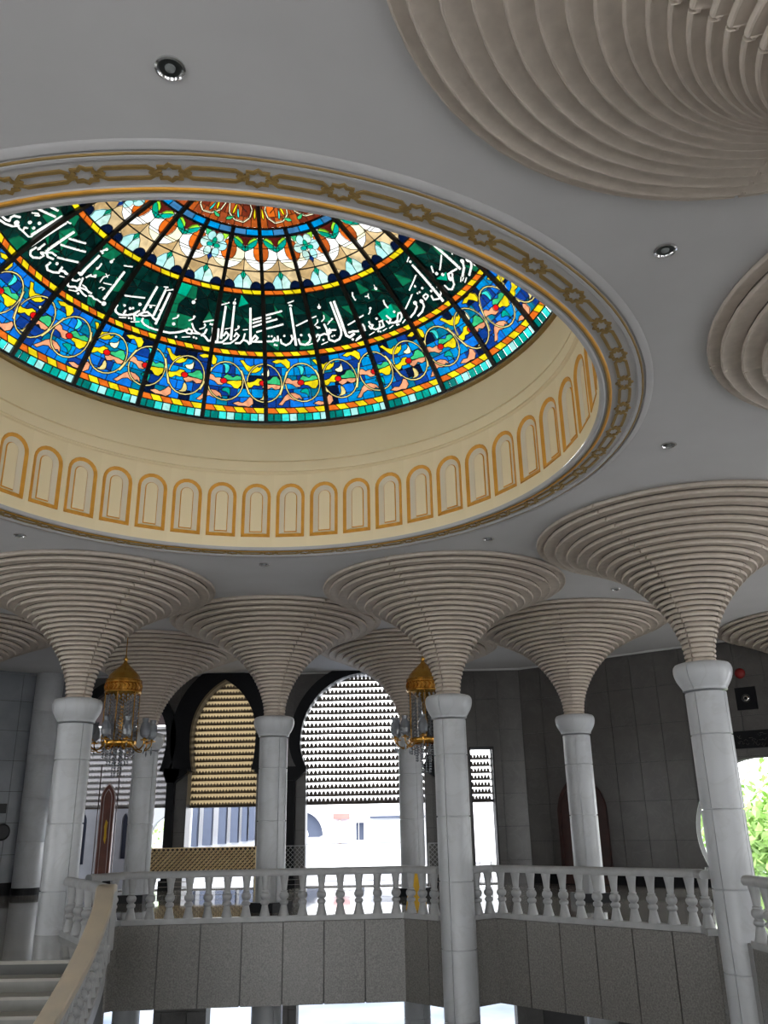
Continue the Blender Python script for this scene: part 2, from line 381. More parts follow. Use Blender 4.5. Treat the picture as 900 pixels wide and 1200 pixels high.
balustrade([(1.34, 15.62), (1.76, 15.94), (4.42, 13.32), (4.40, 12.95)], 'white stone balustrade between the middle column and the nearest right column')
balustrade([(4.50, 11.72), (4.72, 6.9)], 'short end of white stone balustrade with rounded rail at the right edge of the photo', .32)
balustrade([(-5.05, 14.50), (-3.92, 12.62)], 'short white balustrade between the left column and the stair', .62)
# granite fascia of the gallery, panel by panel
fas = empty('gallery_fascia', (0, 0, 0), 0, 'grey speckled granite panels facing the gallery edge below the balustrades', 'cladding')
segs = list(zip(void, void[1:]))
MB().add([], [])
for a, b in segs[3:17]:
    a = Vector(a); b = Vector(b); L = (b-a).length; d = (b-a)/L; nn = Vector((d.y, -d.x)); nb = max(1, round(L/.68))
    for i in range(nb):
        p = a+d*(L*i/nb+.010); q = a+d*(L*(i+1)/nb-.010)
        P = [p, q, q+nn*.03, p+nn*.03]
        MB().add([(v.x, v.y, z) for z in (-1.25, -.003) for v in P], [(0, 1, 2, 3), (7, 6, 5, 4), (1, 0, 4, 5), (2, 1, 5, 6), (3, 2, 6, 7), (0, 3, 7, 4)]).obj('granite_panel', m_granite, fas)
# ---------------------------------------------------------------- stair
st = empty('staircase', (-5.6, 11.83, ZG), 0, 'grey marble stair going down from the left landing toward the viewer', 'stairs')
R_, T_ = .15, .28
for i in range(20):
    y1 = 11.83-T_*i; z1 = -R_*(i+1)
    o = MB().box(-1.95, 1.70, -T_*(i+1), -T_*i+.02, z1-R_-.02-ZG, z1-.035-ZG).obj('step', m_step, st)
    MB().box(-1.95, 1.70, -T_*(i+1)-.02, -T_*i, z1-.035-ZG, z1-ZG).obj('nosing', m_nosing, o)
MB().box(-1.95, 1.70, -.02, .01, -.035-ZG, .004-ZG).obj('landing_edge', m_nosing, st)
cp = [(-3.86, 12.62, .82), (-3.80, 12.3, .80), (-3.68, 11.85, .60), (-3.60, 11.2, .28), (-3.58, 10.7, .02), (-3.60, 10.2, -.25), (-3.64, 9.7, -.52), (-3.70, 9.0, -.90), (-3.78, 8.0, -1.43), (-3.9, 6.9, -2.03)]
sb = empty('stair_balustrade', (-3.86, 12.62, 0), 0, 'stair balustrade with a wide cream marble handrail curving down at the left', 'balustrade')
def ribbon(pts, hw, t0, m, name):
    b = MB(); vs = []; fs = []
    for i, p in enumerate(pts):
        d = Vector(pts[min(i+1, len(pts)-1)])-Vector(pts[max(i-1, 0)]); nn = Vector((d.y, -d.x, 0)).normalized(); p = Vector(p)-Vector((-3.86, 12.62, 0))
        for a, z in ((-hw, -t0), (hw, -t0), (hw, -.015), (hw*.85, 0), (-hw*.85, 0), (-hw, -.015)): vs.append(p+nn*a+Vector((0, 0, z)))
    n = 6
    for j in range(len(pts)-1): fs += [(j*n+k, j*n+(k+1) % n, (j+1)*n+(k+1) % n, (j+1)*n+k) for k in range(n)]
    fs += [tuple(range(n))[::-1], tuple((len(pts)-1)*n+k for k in range(n))]
    return auto(b.add(vs, fs).obj(name, m, sb), 30)
def smooth(pts, k=4):
    out = []
    for i in range(len(pts)-1):
        p0, p1, p2, p3 = [Vector(pts[max(0, min(len(pts)-1, i+q))]) for q in (-1, 0, 1, 2)]
        for j in range(k):
            t_ = j/k; out.append(.5*((2*p1)+(p2-p0)*t_+(2*p0-5*p1+4*p2-p3)*t_**2+(3*p1-p0-3*p2+p3)*t_**3))
    return out+[Vector(pts[-1])]
cps = smooth(cp)
ribbon(cps, .118, .09, m_coping, 'handrail')
ribbon([p+Vector((0, 0, -.74)) for p in cps], .10, .22, m_rail, 'stringer')
for i in range(3, len(cps)-1):
    p = (cps[i]+cps[i+1])/2-Vector((-3.86, 12.62, 0)); o = link('baluster', bal_me, sb); o.location = (p.x, p.y, p.z-.75); 
MB().box(-.10, .10, -.12, .12, .001, .79).obj('newel_post', m_rail, sb)
# ---------------------------------------------------------------- dome ring on the ceiling
NS = 46; S0 = rad(-94.628)
ring = empty('dome_ring', (DX, DY, ZC), 0, 'grey moulded ring around the dome opening with gold stars and gold bars', 'moulding')
def full_lathe(name, prof, m, parent, n=144, ang=40):
    return auto(MB().lathe(prof, n, close=False).obj(name, m, parent), ang)
full_lathe('ring_band', [(4.52, .0), (4.50, -.018), (4.45, -.022), (4.44, -.006), (4.425, -.006), (4.40, -.03), (4.375, -.03), (4.36, -.012), (4.11, -.012), (4.10, -.03), (4.045, -.03), (4.03, -.045), (4.0, -.045), (3.99, -.03), (3.985, -.002)], mat('grey_white_paint', (.52, .51, .51), (.48, .47, .47), 2, .7), ring)
def torus(name, R, r, z, m, parent, n=144):
    return auto(MB().lathe([(R+r*cos(a), z+r*sin(a)) for a in (0, -pi/4, -pi/2, -3*pi/4, -pi)][::-1], n, close=False).obj(name, m, parent), 60)
torus('gold_line', 4.413, .012, -.018, m_goldd, ring); torus('gold_line', 4.095, .016, -.03, m_gold, ring)
torus('gold_line', 4.075, .009, -.034, m_goldd, ring)
def ringmap(a, r, z): return (r*cos(a), r*sin(a), z)
def outline_strip(b, pts, w, z, closed=True, depth=.014):
    """flat raised strip following pts (angle*R, radius) in ring space"""
    n_ = len(pts); P = [Vector(p) for p in pts]; L = []; Rr = []
    for i in range(n_):
        a = P[(i-1) % n_] if closed or i else P[i]; c = P[(i+1) % n_] if closed or i < n_-1 else P[i]
        d = (c-a).normalized(); nn = Vector((-d.y, d.x)); L.append(P[i]+nn*w/2); Rr.append(P[i]-nn*w/2)
    vs = []
    for q, zz_ in ((L, z), (Rr, z), (L, z-depth), (Rr, z-depth)): vs += [ringmap(p.x/4.23, p.y, zz_) for p in q]
    m_ = n_ if closed else n_-1
    fs = []
    for i in range(m_):
        j = (i+1) % n_
        fs += [(2*n_+i, 2*n_+j, 3*n_+j, 3*n_+i), (i, j, 2*n_+j, 2*n_+i), (3*n_+i, 3*n_+j, n_+j, n_+i)]
    b.add(vs, fs)
star = []
for i in range(16):
    a = 2*pi*i/16; r = 1 if i % 2 == 0 else .72
    star.append((.100*r*sin(a), 4.236+.074*r*cos(a)))
b = MB(); outline_strip(b, star, .031, -.012); star_me = b.mesh('gold_star', m_goldd)
hl = 2*pi/NS/2*4.23; b = MB(); x0 = .115; x1 = 2*hl-.115
box_ = [(x0+.015, 4.236), (x0-.005, 4.21), (x0+.03, 4.188), (hl, 4.187), (x1-.03, 4.188), (x1+.005, 4.21), (x1-.015, 4.236), (x1+.005, 4.262), (x1-.03, 4.287), (hl, 4.288), (x0+.03, 4.287), (x0-.005, 4.262)]
outline_strip(b, box_, .029, -.012)
for sx in (x0-.012, x1+.012): b.add([ringmap((sx-.02)/4.23, 4.20, -.024), ringmap((sx+.02)/4.23, 4.20, -.024), ringmap((sx+.02)/4.23, 4.265, -.024), ringmap((sx-.02)/4.23, 4.265, -.024)], [(0, 1, 2, 3)])
bar_me = b.mesh('gold_bar_frame', m_goldd)
for i in range(NS):
    for nm, me in (('gold_star', star_me), ('gold_bar_frame', bar_me)):
        o = link(nm, me, ring); o.rotation_euler = (0, 0, S0+2*pi*i/NS)
# ---------------------------------------------------------------- drum with arched niches
RD = 3.985
drm = empty('dome_drum', (DX, DY, ZC), 0, 'cream cylindrical wall under the dome lined with gold-edged arched niches', 'drum wall')
N0 = rad(111.729); hwN = .222; zb0, zt0 = .172, 1.075
def nich(hw, zb, zt, n=10):
    r = hw; return [(-hw, zb), (hw, zb)]+[(r*cos(pi*i/n), zt-r+r*sin(pi*i/n)) for i in range(n+1)]
# drum wall split around the niches, one panel mesh used 46 times
st_ = 2*pi*RD/NS/2
v2, o2 = cdt([([(-st_, .0), (-st_*.5, 0), (0, 0), (st_*.5, 0), (st_, .0), (st_, 1.24), (st_*.5, 1.24), (0, 1.24), (-st_*.5, 1.24), (-st_, 1.24)], 0), (nich(hwN, zb0, zt0), 1)])
dm = lambda x, z, d: ((RD+d)*cos(-x/RD), (RD+d)*sin(-x/RD), z)
panel_me = piece('wall_panel', v2, o2[0], dm, m_drum)
def frame(b, o_, i_, d0, d1, mp=dm):
    n_ = len(o_); vs = [mp(x, z, d0) for x, z in o_]+[mp(x, z, d1) for x, z in i_]
    b.add(vs, [(i, (i+1) % n_, n_+(i+1) % n_, n_+i) for i in range(n_)])
b = MB(); frame(b, nich(hwN+.006, zb0-.006, zt0+.006), nich(hwN+.002, zb0, zt0), 0, -.012); frame(b, nich(hwN+.002, zb0, zt0), nich(hwN-.047, zb0+.056, zt0-.05), -.012, .014)
gold_me = b.mesh('gold_frame', m_gold)
b = MB(); frame(b, nich(hwN-.047, zb0+.056, zt0-.05), nich(.100, .264, .952), .014, .05); nich_me = b.mesh('niche_reveal', m_drumlt)
b = MB(); frame(b, nich(.100, .264, .952), nich(.088, .276, .940), .05, .035); line_me = b.mesh('gold_line', m_gold)
pl = nich(.088, .276, .940)
backp_me = mesh('niche_back', [dm(x, z, .036) for x, z in pl], [tuple(range(len(pl)))], m_drum)
for i in range(NS):
    a = N0-2*pi*i/NS
    for nm, me in (('wall_panel', panel_me), ('gold_frame', gold_me), ('niche_reveal', nich_me), ('gold_line', line_me), ('niche_back', backp_me)):
        o = link(nm, me, drm); o.rotation_euler = (0, 0, a)
full_lathe('cornice', [(3.985, 1.235), (3.955, 1.25), (3.95, 1.265), (3.975, 1.268), (3.975, 1.276), (3.95, 1.282), (3.95, 1.32), (3.952, 1.40), (3.955, 1.445), (3.985, 1.452), (3.985, 1.462), (3.955, 1.47), (4.0, 1.60), (4.02, 1.85), (4.03, 2.10)], m_drum, drm)
full_lathe('gold_rim', [(4.03, 2.09), (3.985, 2.10), (3.975, 2.12), (3.985, 2.145), (4.01, 2.155), (4.04, 2.17)], m_goldd, drm)
full_lathe('outer_shell', [(4.30, .35), (4.30, 2.2), (4.03, 2.2)], mat('outer_render', (.6, .6, .58)), drm, 64)
# recessed lights
def spot(x, y, r, label):
    t = empty('recessed_spotlight', (x, y, ZC), 0, label, 'ceiling light')
    auto(MB().lathe([(r, -.001), (r, -.012), (r*.86, -.018), (r*.74, -.006), (r*.72, .0)], 28, close=False).obj('chrome_trim', m_chrome, t))
    MB().lathe([(r*.74, -.004), (r*.66, -.003), (0.001, -.0025)], 28, close=False).obj('lamp_well', m_dark, t)
    auto(MB().lathe([(r*.36, -.004), (r*.33, -.014), (r*.16, -.022), (0.001, -.024)], 20, close=False).obj('lamp_face', m_lampg, t))
for x, y, l in [(-1.19, 3.73, 'round chrome recessed spotlight at top left, between photo edge and dome'), (2.22, 5.50, 'round recessed spotlight right of the dome ring, below the huge corner flare'),
                (3.37, 9.15, 'recessed spotlight right of the dome ring above the nearest column flare'), (-2.03, 13.66, 'recessed spotlight just under the dome ring between the left and middle flares'),
                (1.61, 12.53, 'recessed spotlight above the middle column flare, by the dome ring'), (-5.42, 11.94, 'recessed spotlight above the left column flare'), (4.38, 15.73, 'recessed spotlight between the nearest right flare and the flare behind it')]:
    spot(x, y, .088, l)

STROKES = '38:177.55 55.68,171.43 57.30;38:176.08 57.36,172.71 58.20;35:183.24 50.49,181.10 50.81,178.93 51.10,177.99 51.44,178.67 51.83,178.56 52.44,177.29 53.02;34:181.59 50.01,179.69 50.38,177.89 50.75,176.25 51.34,175.28 52.17;87:176.38 52.14;30:176.38 52.14,174.70 51.96,173.37 52.14,171.80 52.22,171.02 52.26,170.47 52.66;30:173.33 52.05,173.86 52.67,173.26 52.97;51:170.80 52.88,170.20 58.09;54:168.62 50.73,167.58 57.88;30:168.38 58.17,166.54 58.49;51:164.38 52.76,163.48 57.84;35:162.76 56.66,158.09 57.85;34:162.99 55.02,156.03 56.77;35:160.65 53.19,155.40 54.64;25:176.42 54.87,175.35 55.52,174.45 55.49,175.30 55.02;67:174.30 53.77;55:172.19 53.69;59:172.41 54.81;33:166.33 51.98,166.27 53.29;52:166.28 52.25;35:167.11 51.98,167.34 51.05,166.69 50.53,165.47 50.57,164.11 51.23,163.89 51.91,165.06 51.93,163.96 52.54;36:164.17 52.65,162.94 52.20,161.30 52.52;33:163.88 52.70,162.84 53.15,161.45 53.22;36:161.07 51.77,161.14 50.97,160.20 50.60,158.58 50.88,157.32 51.38,157.59 52.00,157.67 52.39;34:157.30 51.82,156.32 52.07,155.75 51.92,154.75 52.16;56:159.53 52.34;39:153.75 53.34,152.04 53.34,152.12 54.36;48:152.37 53.24,151.86 57.58;30:152.53 58.39,151.68 59.14;52:151.53 59.26;46:151.77 58.37;60:147.57 57.99;19:147.52 58.30,147.36 58.64;27:149.73 55.55,149.38 55.97,149.56 56.76;49:149.61 55.69;29:153.80 53.38,152.37 53.24;27:150.44 53.38,149.98 53.94,148.34 54.31;22:150.18 53.86,149.79 54.25;30:148.99 54.34,148.57 54.60;22:146.38 53.94,146.42 54.94,145.44 55.85;20:146.53 55.74,145.38 55.32;21:145.31 54.15,143.12 54.55;18:145.46 52.91,145.07 53.33,144.14 53.39,144.36 52.95;47:142.57 51.78,142.08 57.54;86:141.96 51.01;25:143.39 58.56,140.96 59.10;31:142.86 50.97,144.05 51.08,144.98 50.93,145.78 51.17,146.70 51.01;35:153.61 51.11,153.18 50.56,152.32 50.56,151.21 51.03,150.01 50.98,150.53 51.86,151.06 52.94;34:153.75 52.07,153.01 51.74,151.91 52.03,151.57 52.55;33:150.28 50.50,149.82 51.06,148.34 50.74,147.15 50.66;33:149.93 51.38,148.48 51.59,146.47 51.55;27:149.81 51.98,148.93 51.96,147.13 51.39;43:149.41 50.35;21:151.98 50.06,150.47 50.43;30:157.71 51.86,156.29 52.15,154.90 52.03;21:156.46 51.03,155.40 51.33;30:137.90 53.94,132.37 54.98;37:138.41 51.80,138.51 51.16,137.94 50.64,136.87 50.44,135.71 50.60,135.63 51.49;36:135.71 50.60,134.44 50.96,133.26 51.46,132.60 51.98,132.15 52.44;49:136.57 52.30;55:134.73 52.18;47:134.07 52.45;63:132.76 53.58;34:132.15 52.44,132.71 51.77,132.83 51.23,132.21 50.53;30:133.15 51.49,131.96 51.45,131.51 51.91;36:131.68 51.79,130.83 52.43,129.76 52.78,127.86 52.28;30:131.41 51.77,129.98 51.95,128.50 52.47;44:130.98 52.82,130.40 57.65;44:127.82 52.63,127.47 57.69;44:126.34 51.26,125.82 57.43;36:127.76 52.13,126.85 51.91,126.08 52.33,126.35 52.79;25:126.77 53.89,125.97 53.89;21:128.45 58.17,127.11 58.38,127.70 57.99;25:126.96 57.80,124.88 58.39;50:129.57 53.85;17:130.37 54.01,128.45 54.37;22:136.34 49.94,134.63 50.36;22:132.86 50.02,130.83 50.55;41:133.86 50.52;38:133.17 50.62;35:130.24 51.38,130.27 50.85,129.24 50.42,127.62 50.21,125.86 50.18,124.67 50.26;39:123.92 50.25,121.75 50.34,119.29 50.94,117.35 51.68;32:117.46 51.33,116.97 51.99,115.89 51.82,115.90 51.15,117.13 51.13;70:117.63 57.09;16:117.51 57.53,117.09 57.85;25:122.18 53.03,121.10 53.48,120.86 54.03;45:121.02 53.83;62:121.48 52.15;25:117.45 53.51,116.35 54.01,116.04 54.56;48:116.26 54.44;32:116.37 53.08,115.71 52.35,114.88 51.80,113.52 51.48,115.96 51.31;48:119.80 49.93;22:118.11 50.14,116.05 50.54;45:114.97 50.62;40:114.21 50.52;28:113.14 53.86,109.70 54.68;22:113.80 52.36,112.66 52.76,112.31 53.30;40:112.61 53.43;25:111.11 53.61,109.87 53.83;22:111.05 53.87,110.43 53.52;38:112.94 51.23,112.12 51.83,111.82 52.53;39:112.87 51.40,111.94 51.19,110.77 50.49,110.06 50.58,109.85 51.76,110.03 52.98;37:108.36 52.99,108.19 51.60,108.22 50.60,108.82 50.54;36:109.03 50.35,106.87 50.57,105.55 51.51,105.16 52.20,105.99 52.63,106.62 51.91;45:107.26 51.36,107.11 57.50;25:108.45 57.72,106.15 58.33;45:104.40 51.35,104.33 57.81;66:104.34 58.38;16:104.37 58.88,104.14 59.23;20:106.35 53.18,104.86 53.55;25:103.38 53.16,102.28 53.72;46:102.43 53.96;33:106.34 50.36,104.42 50.60,102.80 51.54,102.12 52.25,102.94 52.69,103.49 51.99;37:102.96 50.71,101.74 50.78,100.80 51.50,99.53 51.23,99.02 50.76;32:100.80 51.50,100.38 52.67;20:100.94 53.39,99.65 53.53;48:98.65 50.94,98.89 57.61;40:98.54 51.27,94.53 51.30;37:98.54 51.44,97.30 52.47,96.53 52.00,97.29 51.48;34:97.99 55.50,94.83 56.07;34:97.98 54.84,94.72 55.50;34:97.97 54.10,94.76 54.84;34:96.78 53.14,94.68 53.60;34:93.84 56.42,88.49 57.22;34:93.75 55.76,92.34 56.01;34:93.79 55.10,90.31 55.68;34:93.75 53.86,88.56 54.66;36:93.90 51.39,92.00 51.40,91.43 52.06;36:91.98 51.64,90.47 51.55,90.49 52.38;40:93.20 52.38;40:92.30 52.39;46:91.56 50.74;40:90.95 50.65;36:89.68 51.71,89.52 51.05,88.32 50.61,87.00 50.99,86.07 51.78,86.32 52.45;46:88.49 52.43;47:85.30 50.60,85.32 57.70;29:85.59 58.29,84.74 58.17;22:85.92 58.71,83.85 59.05;30:84.29 54.27,79.99 55.18;39:84.30 51.63,84.01 50.70,82.54 50.46,81.10 51.03,80.65 51.66,80.96 52.35;52:83.32 52.40;25:78.90 55.43,77.38 55.64;22:81.92 50.39,79.94 50.61;66:75.59 57.23;17:75.43 57.80,75.36 57.37;24:78.49 53.99,77.29 54.55,77.25 54.96;24:76.04 54.52,74.96 55.00,74.82 55.57;23:78.19 53.71,77.09 53.37;40:77.75 53.43;34:78.95 50.87,78.15 51.30,77.66 51.92,78.37 52.15,78.93 51.70;36:77.66 51.92,76.25 52.13,75.28 51.86,74.56 52.29;37:75.49 53.88,75.13 52.85,75.22 52.02;34:74.94 52.66,73.34 52.57,72.43 52.46;30:74.27 52.92,74.04 52.23,75.03 51.84;21:74.42 53.77,73.30 54.32,72.29 54.62;40:73.65 54.19;40:72.56 54.65;46:76.95 51.00;22:77.77 50.19,75.84 50.51;39:75.10 51.68,75.18 50.85,73.80 50.37,72.09 50.67,71.20 51.39,70.80 52.18;46:70.80 52.18,71.21 57.68;47:69.95 57.69,69.85 52.89,69.77 51.03,68.93 50.58,67.33 51.01;39:68.71 51.47,67.31 51.51,65.80 51.27;40:74.02 51.40;34:73.31 51.48;51:68.27 50.06;24:67.53 49.70,65.12 50.15;24:67.12 49.97,65.18 50.50;32:63.70 51.08,63.54 51.73,63.73 52.27;30:68.16 52.90,64.96 53.41;29:64.09 53.61,62.45 53.83;29:62.50 58.36,62.90 57.75,62.66 56.93;21:58.93 56.93,57.90 56.81,57.53 57.16;23:57.90 56.81,57.99 56.39;65:54.04 57.54;21:53.92 58.21,54.02 57.71;30:53.85 55.04,54.13 54.32,53.81 53.55;51:59.20 54.62;24:59.20 54.62,59.94 53.95,60.58 53.73;34:61.50 52.37,61.46 51.86,60.81 51.56,61.75 51.06,62.05 51.63;32:61.64 51.21,60.62 50.67,59.17 50.72,58.59 51.45;33:58.48 51.77,57.43 51.80,57.60 51.24,57.71 50.75,59.83 50.60;51:58.84 52.47;45:59.98 50.20;34:59.42 50.01;21:63.01 50.03,61.31 50.30;21:58.58 50.00,57.15 50.20;21:56.43 50.03,54.92 50.28;34:55.49 52.30,55.25 51.90,54.77 51.45,55.89 50.85,56.25 51.45;34:55.76 50.99,54.30 50.64,52.95 50.83,52.42 51.38,51.62 51.87,50.75 51.81,51.34 50.93,52.36 50.50,53.82 50.53;51:52.60 52.43;45:53.77 50.09;39:53.23 50.04;24:51.97 49.97,50.53 50.37;29:48.75 52.05,44.28 53.65;28:44.14 54.51,38.94 56.00;78:45.09 52.12;35:44.97 52.08,45.13 51.42,46.91 50.73,48.95 50.28;78:42.99 51.81;35:42.75 51.73,43.25 50.83,44.65 50.21,46.55 49.92;42:41.63 54.61;52:37.14 49.89,37.40 57.61;23:38.07 58.69,36.21 59.10;50:37.17 58.37;44:41.69 54.53;40:42.47 53.33;40:41.64 53.30;50:40.06 53.61;29:41.42 52.42,40.38 52.47,39.99 51.93,41.53 51.66,41.61 52.29;31:39.22 51.66,39.47 50.94,37.76 50.52,35.97 51.05,35.33 51.82,35.77 52.30;50:38.24 52.35;30:32.44 55.49,33.37 54.58;62:32.82 54.04;62:31.42 53.25;30:31.00 54.13,26.66 55.59;80:30.46 51.88;35:29.94 52.71,28.15 52.55,26.49 52.31;44:29.93 52.60,30.70 51.99;33:28.62 52.33,30.07 51.50,30.79 50.77,32.32 50.39,33.30 50.80,33.45 51.69;53:25.54 51.96,25.80 57.80;38:25.82 58.40;25:22.64 54.75,23.70 54.37;77:23.14 52.41;42:23.15 52.30,24.25 51.54,26.68 50.79;86:21.40 51.83;39:20.70 51.68,21.94 50.79,24.82 50.10;68:20.80 50.51;22:27.25 50.85,28.47 50.36;21:26.89 50.46,27.78 50.25;21:26.19 50.13,27.62 49.76'

# ---------------------------------------------------------------- stained glass dome
SR, ZS = 4.97, 4.96
dome = empty('stained_glass_dome', (DX, DY, ZS), 0, 'round stained glass dome with Arabic script, scrolls and petals in many colours', 'dome')
TH0, NSEC = 94.508, 24
def sm(th, ph, d=0):
    r = SR-d; return (r*cos(rad(ph))*cos(rad(th)), r*cos(rad(ph))*sin(rad(th)), r*sin(rad(ph)))
GC = {'teal': (.0, .42, .33), 'teal_dark': (.0, .22, .19), 'cyan': (.05, .85, .78), 'cyan_light': (.45, .95, .88), 'orange': (.85, .17, .015), 'yellow': (1, .78, .01),
      'blue': (.005, .20, .80), 'blue_mid': (.0, .30, .72), 'blue_deep': (.005, .05, .30), 'navy': (.002, .008, .035), 'teal_blue': (.0, .20, .34), 'green_black': (.001, .013, .012),
      'green_dark': (.001, .032, .024), 'green': (.004, .17, .075), 'emerald': (.0, .42, .24), 'white': (1.25, 1.25, 1.15), 'cream': (1.15, 1.1, .72), 'tan': (.62, .42, .19), 'tan_light': (.8, .6, .32),
      'rust': (.50, .10, .015), 'red_brown': (.20, .03, .012), 'lime': (.38, .85, .04), 'petal': (.62, .92, .82), 'ring_blue': (.05, .20, .42), 'scroll': (1.0, .82, .30), 'peach': (1, .42, .22),
      'red': (.8, .01, .01), 'ice': (.5, .95, .92), 'dark_red': (.10, .012, .008), 'sienna': (.38, .075, .02), 'leaf_green': (.05, .60, .22)}
VAR = {'white': .06, 'cream': .12, 'green_black': .5, 'green_dark': .6}
def gm(k): return glassmat('glass_'+k, GC[k], VAR.get(k, .3))
MW = {}
def merged(name, key, kind_vs):        # collect far pieces to be joined
    MW.setdefault((name, key), []).append(kind_vs)
VIS = range(-5, 5)                      # sectors seen from the hall
def emit_piece(name, key, v2, tris, k, step, vis):
    me = piece(name, v2, tris, lambda u, v, d: sm(u, v, d), gm(key))
    if vis: link(name, me, dome); return me
    return me
came = MB()
def cames(v2, out, keyof, w, dep=.012, skip=None):
    """dark strips of lead along every border between two pieces"""
    ed = {}
    for i, tr in out.items():
        for t in tr:
            for a, b in ((t[0], t[1]), (t[1], t[2]), (t[2], t[0])): ed.setdefault((min(a, b), max(a, b)), []).append(i)
    for (a, b), own in ed.items():
        if len(own) == 2 and (own[0] == own[1] or keyof(own[0]) is not None and keyof(own[0]) == keyof(own[1])): continue
        ww = w if not skip or not (skip(own[0]) or (len(own) > 1 and skip(own[1]))) else w*.45
        p, q = v2[a], v2[b]
        P = Vector(sm(p[0], p[1], dep)); Q = Vector(sm(q[0], q[1], dep)); d = Q-P
        if d.length < 1e-5: continue
        nn = d.cross(P).normalized()*ww/2; e = d.normalized()*ww*.3
        came.add([P-e-nn, Q+e-nn, Q+e+nn, P-e+nn], [(0, 1, 2, 3)])
def simple(name, poly, key, vis, bucket, keys=None):
    me_v = [sm(u, v) for u, v in poly]
    if vis: link(name, mesh(name, me_v, [tuple(range(len(poly)))], gm(key)), dome)
    else: bucket.setdefault((name, key), MB()).add(me_v, [tuple(range(len(poly)))])
bucket = {}
def outlines(poly, w=.014):
    for i in range(len(poly)):
        p, q = poly[i], poly[(i+1) % len(poly)]
        P = Vector(sm(*p, .012)); Q = Vector(sm(*q, .012)); d = Q-P; nn = d.cross(P).normalized()*w/2
        came.add([P-nn, Q-nn, Q+nn, P+nn], [(0, 1, 2, 3)])
SW = 360/NSEC; BW = .5       # half bar width in degrees at the rim
def U(k, u): return TH0-SW*(k+u)
teals = ['teal_dark', 'teal_dark', 'cyan', 'cyan_light', 'teal', 'teal', 'cyan', 'ice']
def ok(k): return k in VIS
def circ_poly(cx, cy, rx, ry, n=10, a0=0, a1=2*pi): return [(cx+rx*cos(a0+(a1-a0)*i/n), cy+ry*sin(a0+(a1-a0)*i/n)) for i in range(n if abs(a1-a0-2*pi) < 1e-6 else n+1)]
def drop(x, y, dx, dy, w, bend=0):      # teardrop
    L = hypot(dx, dy); ux, uy = dx/L, dy/L; o_ = []
    for t_, h in ((0, .55), (.18, 1), (.4, .8), (.65, .4), (.85, .16), (1, .02)):
        bx = bend*sin(t_*pi)*w; o_.append((x+dx*t_-uy*(w*h+bx), y+dy*t_+ux*(w*h+bx)))
    b_ = [(2*(x+dx*t_-uy*bend*sin(t_*pi)*w)-px_, 2*(y+dy*t_+ux*bend*sin(t_*pi)*w)-py_) for (px_, py_), (t_, h) in zip(o_, ((0, .55), (.18, 1), (.4, .8), (.65, .4), (.85, .16), (1, .02)))]
    return o_+b_[::-1]
def wavy(x, y, L, h, fl=1, up=1):       # wavy leaf with two lobes
    t = [(0, 0), (.12, .55), (.3, .9), (.45, .55), (.6, .95), (.8, .7), (1, .05), (.85, -.15), (.6, -.05), (.35, -.35), (.15, -.2)]
    return [(x+fl*L*a, y+up*h*b_) for a, b_ in t]
